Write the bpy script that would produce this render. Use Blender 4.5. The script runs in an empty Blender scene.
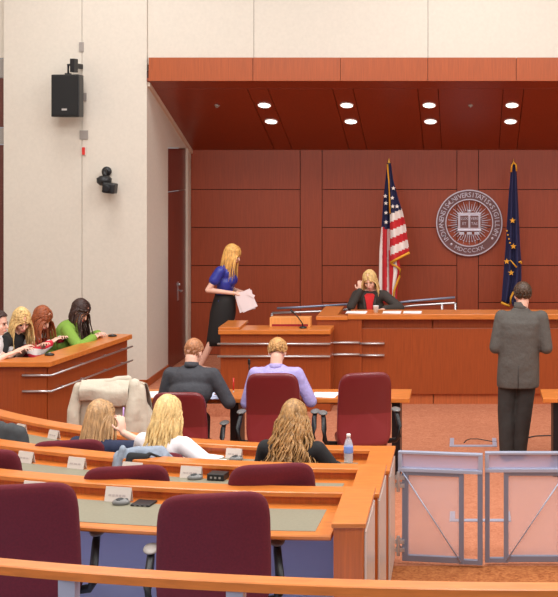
import bpy, bmesh, math, random
from mathutils import Vector as V, Matrix as M, Euler
PI = math.pi
sin, cos = math.sin, math.cos
random.seed(7)
scn = bpy.context.scene
COL = scn.collection
F, CX0, CY0, CZ = 1200.0, 468.0, 150.0, 3.1       # focal length in pixels, axis of the room, eye height

def at(x, y, d):
    """point of the photograph at depth d -> metres"""
    return V(((x - CX0) * d / F, d, CZ - (y - CY0) * d / F))

def dz(y, z):
    """depth of a point known to lie at height z"""
    return F * (CZ - z) / (y - CY0)

# ------------------------------------------------------------------ materials
def lin(c):
    c /= 255.0
    return c / 12.92 if c <= .04045 else ((c + .055) / 1.055) ** 2.4
def rgb(r, g, b):
    return (lin(r), lin(g), lin(b), 1)

def new_mat(name):
    m = bpy.data.materials.new(name); m.use_nodes = True
    nt = m.node_tree
    b = nt.nodes['Principled BSDF']
    return m, nt, b

def plain(name, col, rough=.5, metal=0, spec=.5, bump=0, bscale=40, var=0, vscale=6, coat=0, vstretch=(1, 1, 1)):
    m, nt, b = new_mat(name)
    b.inputs['Base Color'].default_value = col
    b.inputs['Roughness'].default_value = rough
    b.inputs['Metallic'].default_value = metal
    b.inputs['Specular IOR Level'].default_value = spec
    b.inputs['Coat Weight'].default_value = coat
    tc = nt.nodes.new('ShaderNodeTexCoord')
    if bump:
        n = nt.nodes.new('ShaderNodeTexNoise'); n.inputs['Scale'].default_value = bscale
        n.inputs['Detail'].default_value = 4
        bp = nt.nodes.new('ShaderNodeBump'); bp.inputs['Strength'].default_value = bump
        bp.inputs['Distance'].default_value = .05 if bump > .4 else .02
        nt.links.new(tc.outputs['Object'], n.inputs['Vector'])
        nt.links.new(n.outputs['Fac'], bp.inputs['Height'])
        nt.links.new(bp.outputs['Normal'], b.inputs['Normal'])
    if var:
        mp = nt.nodes.new('ShaderNodeMapping'); mp.inputs['Scale'].default_value = vstretch
        n = nt.nodes.new('ShaderNodeTexNoise'); n.inputs['Scale'].default_value = vscale
        n.inputs['Detail'].default_value = 5
        r = nt.nodes.new('ShaderNodeValToRGB')
        r.color_ramp.elements[0].position = .3; r.color_ramp.elements[1].position = .7
        r.color_ramp.elements[0].color = tuple(c * (1 - var) for c in col[:3]) + (1,)
        r.color_ramp.elements[1].color = tuple(min(1, c * (1 + var)) for c in col[:3]) + (1,)
        nt.links.new(tc.outputs['Object'], mp.inputs['Vector'])
        nt.links.new(mp.outputs['Vector'], n.inputs['Vector'])
        nt.links.new(n.outputs['Fac'], r.inputs['Fac'])
        nt.links.new(r.outputs['Color'], b.inputs['Base Color'])
    return m

def wood(name, c, rough=.35, var=.22, stretch=(30, 30, 1.6), coat=.25):
    m = plain(name, c, rough=rough, var=var, vscale=2.2, vstretch=stretch, coat=coat)
    m.node_tree.nodes['Principled BSDF'].inputs['Coat Roughness'].default_value = .22
    return m

def glassy(name, tint, alpha, rough=.15):
    """sheet of glass or acrylic: partly see-through, partly a pale sheen"""
    m, nt, b = new_mat(name)
    b.inputs['Base Color'].default_value = tint
    b.inputs['Roughness'].default_value = rough
    b.inputs['Alpha'].default_value = alpha
    return m

def emitter(name, col, s):
    m, nt, b = new_mat(name)
    b.inputs['Base Color'].default_value = (.9, .9, .9, 1)
    b.inputs['Emission Color'].default_value = col
    b.inputs['Emission Strength'].default_value = s
    return m

MT = {}
MT['cream'] = plain('cream_wall', rgb(209, 200, 187), .8, var=.03, vscale=30, bump=.05, bscale=150)
MT['cream_trim'] = plain('cream_trim', rgb(214, 196, 178), .7)
MT['groove'] = plain('dark_joint', rgb(60, 25, 18), .8)
MT['wallwood'] = wood('cherry_wall_panel', rgb(152, 66, 36), .42, .12, coat=.15)
MT['soffitwood'] = wood('cherry_soffit_panel', rgb(138, 54, 28), .38, .12, stretch=(30, 1.6, 30))
MT['fascia'] = wood('orange_cherry_fascia', rgb(160, 74, 26), .4, .14, coat=.1)
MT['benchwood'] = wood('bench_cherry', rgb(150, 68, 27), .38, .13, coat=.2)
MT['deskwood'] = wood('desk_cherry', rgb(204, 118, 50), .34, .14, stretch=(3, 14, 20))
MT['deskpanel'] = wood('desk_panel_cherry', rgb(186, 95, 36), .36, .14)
MT['doorwood'] = wood('dark_cherry_door', rgb(112, 46, 34), .4, .15)
MT['darkpanel'] = wood('dark_brown_panel', rgb(92, 40, 30), .45, .15)
MT['toekick'] = wood('toe_kick_wood', rgb(188, 100, 54), .45, .12)
MT['silver'] = plain('brushed_aluminium', rgb(205, 203, 205), .32, metal=.85)
MT['alu'] = plain('anodised_aluminium', rgb(140, 148, 170), .42, metal=.55)
MT['alubright'] = plain('bright_aluminium', rgb(180, 188, 210), .35, metal=.4)
MT['chrome'] = plain('polished_chrome', rgb(222, 216, 228), .3, metal=.45)
MT['darkchrome'] = plain('smoked_chrome', rgb(128, 92, 92), .3, metal=.35)
MT['gold'] = plain('gold_fringe', rgb(226, 160, 40), .5, metal=.15, bump=.4, bscale=200)
MT['brass'] = plain('brass', rgb(210, 160, 70), .3, metal=.9)
MT['inlay'] = plain('grey_green_laminate', rgb(132, 126, 106), .5, var=.06, vscale=60)
MT['bluelam'] = plain('blue_grey_panel', rgb(186, 194, 236), .6)
MT['tiercarpet'] = plain('blue_grey_carpet', rgb(170, 178, 216), .95, var=.15, vscale=120)
MT['black'] = plain('black_plastic', rgb(24, 23, 25), .45)
MT['blackmetal'] = plain('black_metal', rgb(26, 26, 30), .4, metal=.3)
MT['grille'] = plain('black_grille_cloth', rgb(22, 21, 22), .8, bump=.3, bscale=300)
MT['grey'] = plain('grey_plastic', rgb(150, 142, 136), .5)
MT['greypad'] = plain('grey_arm_pad', rgb(122, 120, 118), .38)
MT['white'] = plain('white_plastic', rgb(235, 233, 230), .45)
MT['paper'] = plain('white_paper', rgb(244, 240, 240), .8)
MT['card'] = plain('name_card_stock', rgb(214, 200, 190), .8)
MT['ink'] = plain('grey_print', rgb(186, 170, 164), .8)
MT['pinkpaper'] = plain('pale_pink_paper', rgb(246, 226, 226), .8)
MT['bluepaper'] = plain('pale_blue_paper', rgb(205, 215, 245), .8)
MT['red'] = plain('red_plastic', rgb(205, 40, 30), .4)
MT['darkred'] = plain('dark_red_cloth', rgb(150, 24, 34), .8)
MT['boxwood'] = wood('light_orange_wood', rgb(230, 154, 84), .5, .1)
MT['maroon'] = plain('maroon_seat_fabric', rgb(98, 20, 34), .9, bump=.15, bscale=300, var=.12, vscale=80)
MT['leather'] = plain('burgundy_leather', rgb(112, 36, 40), .3, bump=.06, bscale=120)
MT['leatherlit'] = plain('burgundy_leather_lit_lumbar', rgb(132, 46, 50), .38, bump=.06, bscale=120)  # same leather, lightened to paint the light caught below the lumbar bend
MT['coat'] = plain('beige_coat_cloth', rgb(200, 190, 172), .9, bump=.5, bscale=7)
MT['coatdark'] = plain('beige_coat_shaded_lining', rgb(178, 164, 146), .9)  # lining tone, darkened to paint in the shadow under the cape flap
MT['suit'] = plain('grey_suit_cloth', rgb(82, 77, 72), .8, bump=.55, bscale=7, var=.08, vscale=90)
MT['suitdark'] = plain('charcoal_suit_cloth', rgb(60, 60, 66), .8, bump=.5, bscale=7, var=.08, vscale=90)
MT['trouser'] = plain('dark_grey_trousers', rgb(52, 49, 47), .85, bump=.5, bscale=6)
MT['lavender'] = plain('lavender_shirt_cloth', rgb(172, 160, 214), .8, bump=.6, bscale=8)
MT['blue'] = plain('royal_blue_satin', rgb(48, 56, 150), .35, bump=.3, bscale=16)
MT['skirt'] = plain('black_skirt_cloth', rgb(30, 26, 26), .8, bump=.1, bscale=12)
MT['blackcloth'] = plain('black_cloth', rgb(26, 25, 27), .85, bump=.2, bscale=12)
MT['navy'] = plain('navy_cloth', rgb(34, 42, 70), .85, bump=.2, bscale=14)
MT['whitecloth'] = plain('white_cloth', rgb(232, 228, 230), .85, bump=.2, bscale=14)
MT['greycloth'] = plain('grey_denim', rgb(140, 150, 165), .9, bump=.4, bscale=20, var=.15, vscale=30)
MT['darkgreycloth'] = plain('dark_grey_coat_cloth', rgb(66, 68, 70), .9, bump=.3, bscale=14)
MT['green'] = plain('lime_green_knit', rgb(126, 162, 62), .85, bump=.3, bscale=12)
MT['redknit'] = plain('red_blouse', rgb(214, 42, 46), .75, bump=.2, bscale=14)
MT['skin'] = plain('skin', rgb(226, 170, 146), .5, var=.04, vscale=20)
MT['skinpale'] = plain('pale_skin', rgb(236, 186, 164), .5, var=.04, vscale=20)
MT['eye'] = plain('dark_eye', rgb(50, 36, 30), .25)
MT['lips'] = plain('lips', rgb(190, 96, 92), .45)
def hairmat(n, c, v=.35):
    return plain(n, c, .42, var=v, vscale=9, vstretch=(6, 6, 1), bump=.3, bscale=90)
MT['blonde'] = hairmat('blonde_hair', rgb(212, 170, 108), .32)
MT['paleblonde'] = hairmat('pale_blonde_hair', rgb(222, 186, 124), .3)
MT['ashblonde'] = hairmat('ash_blonde_hair', rgb(182, 142, 98), .35)
MT['goldblonde'] = hairmat('golden_blonde_hair', rgb(232, 174, 96), .3)
MT['curlybrown'] = hairmat('curly_light_brown_hair', rgb(164, 122, 72), .5)
MT['auburn'] = hairmat('auburn_hair', rgb(150, 78, 42), .3)
MT['darkbrown'] = hairmat('dark_brown_hair', rgb(58, 34, 28), .3)
MT['brown'] = hairmat('brown_hair', rgb(70, 48, 32), .35)
MT['reddish'] = hairmat('short_reddish_blonde_hair', rgb(176, 118, 80), .3)
MT['sandy'] = hairmat('sandy_hair', rgb(196, 146, 88), .35)
MT['flagblue'] = plain('flag_navy', rgb(34, 36, 76), .8)
MT['flagred'] = plain('flag_red', rgb(196, 36, 44), .8)
MT['flagwhite'] = plain('flag_white', rgb(232, 222, 216), .8)
MT['glass'] = glassy('mesh_glass', rgb(222, 208, 216), .27, .3)
MT['bandglass'] = glassy('tinted_band_glass', rgb(196, 198, 230), .4, .25)
MT['acrylic'] = glassy('frosted_acrylic', rgb(226, 214, 204), .75, .2)
MT['bottle'] = glassy('clear_bottle_plastic', rgb(225, 230, 235), .45, .1)
MT['bluelabel'] = plain('blue_bottle_label', rgb(120, 150, 220), .5)
MT['lamp'] = emitter('lamp_glow', (1, .95, .9, 1), 7)

def carpet(name, c, c2, scale=70, p0=.35, p1=.65):
    m, nt, b = new_mat(name)
    b.inputs['Roughness'].default_value = .95; b.inputs['Specular IOR Level'].default_value = .1
    tc = nt.nodes.new('ShaderNodeTexCoord')
    n = nt.nodes.new('ShaderNodeTexNoise'); n.inputs['Scale'].default_value = scale; n.inputs['Detail'].default_value = 3
    n2 = nt.nodes.new('ShaderNodeTexNoise'); n2.inputs['Scale'].default_value = scale * .28
    n2.inputs['Detail'].default_value = 2; n2.inputs['Distortion'].default_value = 1.5
    ad = nt.nodes.new('ShaderNodeMath'); ad.operation = 'ADD'
    mu = nt.nodes.new('ShaderNodeMath'); mu.operation = 'MULTIPLY'; mu.inputs[1].default_value = .5
    r = nt.nodes.new('ShaderNodeValToRGB')
    r.color_ramp.elements[0].position = p0; r.color_ramp.elements[1].position = p1
    r.color_ramp.elements[0].color = c; r.color_ramp.elements[1].color = c2
    for q in (n, n2): nt.links.new(tc.outputs['Object'], q.inputs['Vector'])
    nt.links.new(n.outputs['Fac'], ad.inputs[0]); nt.links.new(n2.outputs['Fac'], ad.inputs[1])
    nt.links.new(ad.outputs[0], mu.inputs[0]); nt.links.new(mu.outputs[0], r.inputs['Fac'])
    nt.links.new(r.outputs['Color'], b.inputs['Base Color'])
    return m
MT['carpet'] = carpet('salmon_carpet', rgb(166, 99, 72), rgb(194, 130, 100))
MT['aislecarpet'] = carpet('brown_swirl_carpet', rgb(132, 72, 38), rgb(178, 112, 68), 45)

def striped():
    m, nt, b = new_mat('red_white_striped_knit')
    b.inputs['Roughness'].default_value = .85
    tc = nt.nodes.new('ShaderNodeTexCoord'); sx = nt.nodes.new('ShaderNodeSeparateXYZ')
    nz = nt.nodes.new('ShaderNodeTexNoise'); nz.inputs['Scale'].default_value = 3
    ma = nt.nodes.new('ShaderNodeMath'); ma.operation = 'MULTIPLY_ADD'; ma.inputs[1].default_value = .12
    mo = nt.nodes.new('ShaderNodeMath'); mo.operation = 'PINGPONG'; mo.inputs[1].default_value = .055
    gt = nt.nodes.new('ShaderNodeMath'); gt.operation = 'GREATER_THAN'; gt.inputs[1].default_value = .0275
    mx = nt.nodes.new('ShaderNodeMix'); mx.data_type = 'RGBA'
    mx.inputs['A'].default_value = rgb(206, 40, 58); mx.inputs['B'].default_value = rgb(226, 214, 208)
    nt.links.new(tc.outputs['Object'], sx.inputs[0]); nt.links.new(tc.outputs['Object'], nz.inputs['Vector'])
    nt.links.new(nz.outputs['Fac'], ma.inputs[0]); nt.links.new(sx.outputs['Z'], ma.inputs[2])
    nt.links.new(ma.outputs[0], mo.inputs[0]); nt.links.new(mo.outputs[0], gt.inputs[0])
    nt.links.new(gt.outputs[0], mx.inputs['Factor']); nt.links.new(mx.outputs['Result'], b.inputs['Base Color'])
    return m
MT['striped'] = striped()
MT['judgejacket'] = plain('dark_brown_grey_jacket', rgb(56, 50, 46), .85, bump=.2, bscale=12)

# ------------------------------------------------------------------ object helpers
def tag(o, label=None, cat=None, group=None, kind=None):
    if label: o['label'] = label
    if cat: o['category'] = cat
    if group: o['group'] = group
    if kind: o['kind'] = kind
    return o

def empty(name, loc=(0, 0, 0), rz=0, label=None, cat=None, group=None):
    o = bpy.data.objects.new(name, None); COL.objects.link(o)
    o.location = loc; o.rotation_euler = (0, 0, rz); o.empty_display_size = .1
    return tag(o, label, cat, group)

def copy_tree(o, parent=None):
    c = o.copy(); COL.objects.link(c); c.parent = parent
    for ch in list(o.children): copy_tree(ch, c)
    return c

class MB:
    """collects shapes, builds ONE mesh object"""
    def __init__(s): s.v = []; s.f = []; s.mi = []; s.cur = 0; s.sm = []; s.smooth = False
    def add(s, vs, fs, T=None):
        n = len(s.v)
        for p in vs:
            p = V(p)
            s.v.append(T @ p if T is not None else p)
        for f in fs:
            s.f.append(tuple(i + n for i in f)); s.mi.append(s.cur); s.sm.append(s.smooth)
        return s
    def box(s, x0, x1, y0, y1, z0, z1, T=None):
        vs = [(x, y, z) for z in (z0, z1) for y in (y0, y1) for x in (x0, x1)]
        fs = [(0, 2, 3, 1), (4, 5, 7, 6), (0, 1, 5, 4), (2, 6, 7, 3), (0, 4, 6, 2), (1, 3, 7, 5)]
        return s.add(vs, fs, T)
    def prism(s, poly, z0, z1, T=None):
        n = len(poly)
        vs = [(x, y, z0) for x, y in poly] + [(x, y, z1) for x, y in poly]
        fs = [tuple(range(n - 1, -1, -1)), tuple(range(n, 2 * n))]
        fs += [(i, (i + 1) % n, n + (i + 1) % n, n + i) for i in range(n)]
        return s.add(vs, fs, T)
    def rings(s, rings, closed_ends=True, T=None):
        n = len(rings[0]); vs = [p for r in rings for p in r]; fs = []
        for k in range(len(rings) - 1):
            for i in range(n):
                j = (i + 1) % n
                fs.append((k * n + i, k * n + j, (k + 1) * n + j, (k + 1) * n + i))
        if closed_ends:
            fs.append(tuple(range(n - 1, -1, -1))); fs.append(tuple(range((len(rings) - 1) * n, len(rings) * n)))
        return s.add(vs, fs, T)
    def lathe(s, prof, n=16, T=None):
        """prof: (r, z) pairs"""
        o = s.smooth; s.smooth = True
        s.rings([[V((max(r, 1e-4) * cos(2 * PI * i / n), max(r, 1e-4) * sin(2 * PI * i / n), z)) for i in range(n)] for r, z in prof], True, T)
        s.smooth = o; return s
    def tube(s, pts, r, n=8, T=None, flat=1):
        """r: number or list; round tube along points"""
        pts = [V(p) for p in pts]; rs = r if isinstance(r, (list, tuple)) else [r] * len(pts)
        o = s.smooth; s.smooth = True
        up = V((0, 0, 1)); rings = []
        for i, p in enumerate(pts):
            t = (pts[min(i + 1, len(pts) - 1)] - pts[max(i - 1, 0)])
            t = t.normalized() if t.length > 1e-9 else V((0, 0, 1))
            a = t.cross(up)
            if a.length < .05: a = t.cross(V((0, 1, 0)))
            a.normalize(); b = a.cross(t)
            rings.append([p + a * rs[i] * cos(2 * PI * k / n) + b * rs[i] * flat * sin(2 * PI * k / n) for k in range(n)])
        s.rings(rings, True, T); s.smooth = o; return s
    def ell(s, c, r, R=None, nu=14, nv=9, T=None):
        c = V(c); o = s.smooth; s.smooth = True; vs = [V((0, 0, -1))]; fs = []
        for j in range(1, nv):
            ph = -PI / 2 + PI * j / nv
            for i in range(nu):
                th = 2 * PI * i / nu
                vs.append(V((cos(ph) * cos(th), cos(ph) * sin(th), sin(ph))))
        vs.append(V((0, 0, 1))); last = len(vs) - 1
        for i in range(nu):
            fs.append((0, 1 + (i + 1) % nu, 1 + i)); k = 1 + (nv - 2) * nu
            fs.append((last, k + i, k + (i + 1) % nu))
            for j in range(nv - 2):
                a = 1 + j * nu
                fs.append((a + i, a + (i + 1) % nu, a + nu + (i + 1) % nu, a + nu + i))
        out = []
        for p in vs:
            q = V((p.x * r[0], p.y * r[1], p.z * r[2]))
            out.append(c + (R @ q if R is not None else q))
        s.add(out, fs, T); s.smooth = o; return s
    def cap(s, p0, p1, r0, r1, n=12, flat=None):
        """tapered capsule; flat = (axis vector, factor) squashes along an axis"""
        p0 = V(p0); p1 = V(p1); t = (p1 - p0)
        L = t.length; t = t / L if L > 1e-6 else V((0, 0, 1))
        a = t.cross(V((0, 0, 1)));
        if a.length < .05: a = t.cross(V((0, 1, 0)))
        a.normalize(); b = a.cross(t); rings = []
        for k in range(4):
            ph = PI / 2 * (1 - k / 4) * .98; rings.append((p0 - t * r0 * sin(ph), r0 * cos(ph)))
        rings.append((p0, r0)); rings.append((p0 + t * L * .5, (r0 + r1) / 2)); rings.append((p1, r1))
        for k in range(1, 5):
            ph = PI / 2 * (k / 4) * .98; rings.append((p1 + t * r1 * sin(ph), r1 * cos(ph)))
        o = s.smooth; s.smooth = True
        out = []
        for c, r in rings:
            ring = []
            for i in range(n):
                off = a * r * cos(2 * PI * i / n) + b * r * sin(2 * PI * i / n)
                if flat is not None: off = off - flat[0] * (off.dot(flat[0]) * (1 - flat[1]))
                ring.append(c + off)
            out.append(ring)
        s.rings(out); s.smooth = o; return s
    def loft(s, secs, n=24, e=2.4):
        """secs: (centre, rx, ry) horizontal super-ellipse sections, upward"""
        rings = []
        for c, rx, ry in secs:
            c = V(c); ring = []
            for i in range(n):
                t = 2 * PI * i / n; ct, st = cos(t), sin(t)
                ring.append(c + V((rx * math.copysign(abs(ct) ** (2 / e), ct), ry * math.copysign(abs(st) ** (2 / e), st), 0)))
            rings.append(ring)
        o = s.smooth; s.smooth = True; s.rings(rings); s.smooth = o; return s
    def arc(s, prof, th0, th1, n, c):
        """sweep a closed (r, z) outline about the vertical axis through c; angle 0 looks to the rear"""
        rings = []
        for k in range(n + 1):
            t = th0 + (th1 - th0) * k / n
            rings.append([V((c[0] + r * sin(t), c[1] - r * cos(t), z)) for r, z in prof])
        return s.rings(rings)
    def mesh(s, name, mats):
        me = bpy.data.meshes.new(name); me.from_pydata([tuple(p) for p in s.v], [], s.f); me.update()
        for m in mats: me.materials.append(m)
        me.polygons.foreach_set('material_index', s.mi); me.polygons.foreach_set('use_smooth', s.sm)
        return me
    def build(s, name, mat, parent=None, bevel=0, seg=2, fix=True):
        mats = mat if isinstance(mat, (list, tuple)) else [mat]
        me = s.mesh(name, mats)
        bm = bmesh.new(); bm.from_mesh(me)
        if fix: bmesh.ops.recalc_face_normals(bm, faces=bm.faces)
        if bevel:
            es = [e for e in bm.edges if len(e.link_faces) == 2 and e.calc_face_angle(0) > .6]
            bmesh.ops.bevel(bm, geom=es, offset=bevel, segments=seg, affect='EDGES', profile=.6, clamp_overlap=True)
        bm.to_mesh(me); bm.free()
        o = bpy.data.objects.new(name, me); COL.objects.link(o)
        if parent is not None: o.parent = parent
        return o

def blob(mb, name, mat, parent, voxel=.008, smooth=6, dec=None, factor=.5):
    """fuse overlapping closed shapes into one continuous skin"""
    me = mb.mesh('tmp', []); o = bpy.data.objects.new('tmp', me); COL.objects.link(o)
    r = o.modifiers.new('r', 'REMESH'); r.mode = 'VOXEL'; r.voxel_size = voxel; r.use_smooth_shade = True
    if smooth:
        q = o.modifiers.new('s', 'SMOOTH'); q.iterations = smooth; q.factor = factor
    if dec:
        d = o.modifiers.new('d', 'DECIMATE'); d.ratio = dec
    dg = bpy.context.evaluated_depsgraph_get(); dg.update()
    me2 = bpy.data.meshes.new_from_object(o.evaluated_get(dg), depsgraph=dg)
    bpy.data.objects.remove(o); bpy.data.meshes.remove(me)
    me2.name = name; me2.materials.clear(); me2.materials.append(mat)
    me2.polygons.foreach_set('use_smooth', [True] * len(me2.polygons))
    x = bpy.data.objects.new(name, me2); COL.objects.link(x); x.parent = parent
    return x

def struct(name, mb, mat, bevel=0):
    return tag(mb.build(name, mat, None, bevel), kind='structure')

def text_mesh(mb, body, size, T, depth=.004, align='CENTER'):
    cu = bpy.data.curves.new('t', 'FONT'); cu.body = body; cu.size = size; cu.extrude = depth
    cu.align_x = align; cu.align_y = 'CENTER'; cu.resolution_u = 2
    o = bpy.data.objects.new('t', cu); COL.objects.link(o)
    dg = bpy.context.evaluated_depsgraph_get(); dg.update()
    me = bpy.data.meshes.new_from_object(o.evaluated_get(dg), depsgraph=dg)
    mb.add([v.co.copy() for v in me.vertices], [tuple(p.vertices) for p in me.polygons], T)
    bpy.data.objects.remove(o); bpy.data.curves.remove(cu); bpy.data.meshes.remove(me)

FRONT = M(((1, 0, 0, 0), (0, 0, -1, 0), (0, 1, 0, 0), (0, 0, 0, 1)))    # xy plane -> upright, facing the rear of the hall
# ================================================================== the setting
NX = 3.86           # half width of the niche
YW, YB = 14.42, 16.7   # front wall plane, back wall plane
ZP = .25            # platform behind the bench
SL = 436 / F        # soffit slope
ZS = CZ + SL * (YB - YW)
TOP = 6.6

struct('floor', MB().box(-6.4, 6.4, 8.95, 17.2, -.1, 0), MT['carpet'])
struct('floor', MB().box(-6.4, 6.4, 3, 8.95, -.1, -.002), MT['aislecarpet'])
struct('floor', MB().box(-5.6, 5.6, 14.75, YB, 0, ZP).box(-5.6, -2.75, 13.95, 14.75, 0, ZP), MT['carpet'])
struct('floor', MB().box(-6.35, -4.3, 11.7, 13.95, 0, ZP), MT['carpet'])

# front wall beside the niche: panels with fine vertical joints
w = MB(); w.cur = 0
zx = [-5.58, (82 - CX0) / 83.2, -NX]
w.box(zx[0], zx[1] - .002, YW, YW + .15, 0, TOP); w.box(zx[1] + .004, zx[2], YW, YW + .15, 0, TOP)
w.cur = 1; w.box(zx[1] - .01, zx[1] + .01, YW + .02, YW + .14, 0, TOP)
struct('wall_left', w, [MT['cream'], MT['grey']])
struct('wall_right', MB().box(NX, 6.4, YW, YW + .15, 0, TOP), MT['cream'])
w = MB(); xs = [-NX, (254 - CX0) / 83, (428 - CX0) / 83, (602 - CX0) / 83, 2.9, NX]
for a, b in zip(xs, xs[1:]): w.box(a + .003, b - .003, YW + .03, YW + .15, ZS + .2, TOP)
w.cur = 1; w.box(-NX + .02, NX - .02, YW + .05, YW + .14, ZS + .2, TOP)
struct('wall_front', w, [MT['cream'], MT['grey']])
# fascia
w = MB(); xs = [-3.83, (254 - CX0) / 83, (341 - CX0) / 83, (428 - CX0) / 83, (516 - CX0) / 83, 1.7, 2.8, 3.83]
for a, b in zip(xs, xs[1:]): w.box(a + .003, b - .003, YW - .04, YW + .02, ZS, ZS + .28)
w.cur = 1; w.box(-3.82, 3.82, YW - .02, YW + .02, ZS + .01, ZS + .27)
struct('trim_1', w, [MT['fascia'], MT['groove']])
# sloping soffit, panels and lamp strips
LX = [-2.57, -1.53, -.49, .555, 1.6, 2.63]
xs = [-NX]
for x in LX: xs += [x - .125, x + .125]
xs += [NX]
w = MB()
def soffit_piece(x0, x1, y0, y1):
    g = .004
    z = lambda y: CZ + SL * (YB - y)
    p = []
    for dzz in (0, .03):
        for y in (y0 + g, y1 - g):
            for x in (x0 + g, x1 - g): p.append((x, y, z(y) + dzz))
    w.add(p, [(0, 2, 3, 1), (4, 5, 7, 6), (0, 1, 5, 4), (2, 6, 7, 3), (0, 4, 6, 2), (1, 3, 7, 5)])
soffit_piece(-NX, NX, YW - .02, YW + .22)
for a, b in zip(xs, xs[1:]): soffit_piece(a, b, YW + .22, YB)
w.cur = 1
z = lambda y: CZ + SL * (YB - y) + .025
w.add([(-NX, YW, z(YW)), (NX, YW, z(YW)), (NX, YB, z(YB)), (-NX, YB, z(YB)), (-NX, YW, z(YW) + .1), (NX, YW, z(YW) + .1), (NX, YB, z(YB) + .1), (-NX, YB, z(YB) + .1)],
      [(0, 1, 2, 3), (4, 5, 6, 7), (0, 1, 5, 4), (2, 3, 7, 6), (0, 3, 7, 4), (1, 2, 6, 5)])
struct('ceiling', w, [MT['soffitwood'], MT['groove']])
# niche side walls with the full height door in the left one
for sgn, nm in ((-1, 'wall_niche_left'), (1, 'wall_niche_right')):
    w = MB(); x0, x1 = sorted((sgn * NX, sgn * (NX + .12)))
    zt = lambda y: CZ + SL * (YB - y) + .02
    def sw(y0, y1, za, zb0=None):
        w.add([(x0, y0, za), (x1, y0, za), (x1, y1, za), (x0, y1, za), (x0, y0, zt(y0)), (x1, y0, zt(y0)), (x1, y1, zt(y1)), (x0, y1, zt(y1))],
              [(0, 3, 2, 1), (4, 5, 6, 7), (0, 1, 5, 4), (1, 2, 6, 5), (2, 3, 7, 6), (3, 0, 4, 7)])
    if sgn < 0:
        sw(YW + .151, 15.44, 0); sw(16.5, YB + .1, 0); sw(15.44, 16.5, CZ + .03)
    else: sw(YW + .1, YB + .1, 0)
    struct(nm, w, MT['cream'])
    w = MB()
    p = [(sgn * (NX - .03), YW + .04), (sgn * (NX + .0), YW + .04)]
    q = []
    for (x, y) in ((sgn * NX, YW + .03), (sgn * (NX - .03), YW + .03), (sgn * (NX - .03), YB), (sgn * NX, YB)):
        q.append((x, y, zt(y) - .07)); q.append((x, y, zt(y) - .015))
    w.add(q, [(0, 2, 4, 6), (1, 3, 5, 7), (0, 1, 3, 2), (2, 3, 5, 4), (4, 5, 7, 6), (6, 7, 1, 0)])
    struct('trim_2' if sgn < 0 else 'trim_3', w, MT['cream_trim'])
w = MB(); w.box(-NX - .06, -NX - .02, 15.44, 16.5, ZP, CZ - .55); w.box(-NX - .06, -NX - .02, 15.44, 16.5, CZ - .54, CZ + .02)
dr = struct('door_1', w, MT['doorwood'], .004)
w = MB()
for y, z_ in ((16.05, 1.22),):
    w.box(-NX - .02, -NX - .012, y - .03, y + .03, z_ - .13, z_ + .12)
    w.tube([(-NX - .02, y, z_), (-NX + .04, y, z_), (-NX + .045, y - .1, z_)], .011, 8)
    w.lathe([(.02, 0), (.02, .02), (.012, .025)], 12, M.Translation((-NX - .012, y, z_ + .08)) @ M.Rotation(PI / 2, 4, 'Y'))
w.build('door_handle', MT['silver'], dr)
w = MB(); w.box(-NX - .1, -NX + .012, 16.49, 16.62, ZP, CZ + .06)
struct('trim_4', w, MT['cream_trim'])
# panelled back wall
w = MB()
cols = [0]
pil = [(-k * 2.18 - .155, -k * 2.18 + .145) for k in (1, 0, -1)]
zl = [ZP, 1.035, 1.517, 2.04, 2.575, CZ + .01]
zl = [ZP] + [CZ - (y - CY0) * YB / F for y in (302.5, 265.5, 227.5, 189.5)] + [CZ + .05]
edges = [-NX, -2.335, -2.03, -.155, .145, 2.03, 2.335, NX]
for i, (a, b) in enumerate(zip(edges, edges[1:])):
    g = .005
    if i % 2 == 1: w.box(a + g, b - g, YB, YB + .06, ZP, CZ + .05)
    else:
        for z0, z1 in zip(zl, zl[1:]): w.box(a + g, b - g, YB, YB + .06, z0 + g, z1 - g)
w.cur = 1; w.box(-NX, NX, YB + .025, YB + .1, 0, CZ + .06)
struct('wall_back', w, [MT['wallwood'], MT['groove']])
# dark panelled strip at the left edge with grey bands
w = MB(); Zb = lambda y: CZ - (y - CY0) * 14.5 / F
w.box(-6.4, -5.585, 14.5, 14.56, 0, Zb(145)).box(-6.4, -5.585, 14.5, 14.56, Zb(127), Zb(78))
w.cur = 1; w.box(-6.4, -5.58, 14.49, 14.57, Zb(144), Zb(128)).box(-6.4, -5.58, 14.49, 14.57, Zb(77.5), Zb(59))
w.cur = 2; w.box(-6.4, -5.58, 14.5, 14.57, Zb(58), TOP)
struct('door_2', w, [MT['darkpanel'], MT['grey'], MT['cream']])
struct('wall_side_left', MB().box(-6.55, -6.4, 3, 14.6, 0, TOP), MT['cream'])
struct('wall_side_right', MB().box(6.4, 6.55, 3, 14.6, 0, TOP), MT['cream'])
struct('baseboard_left', MB().box(-5.58, -NX + .012, YW - .015, YW, ZP, ZP + .09).box(-NX, -NX + .014, YW - .015, 15.44, ZP, ZP + .09), MT['fascia'], .003)

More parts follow.
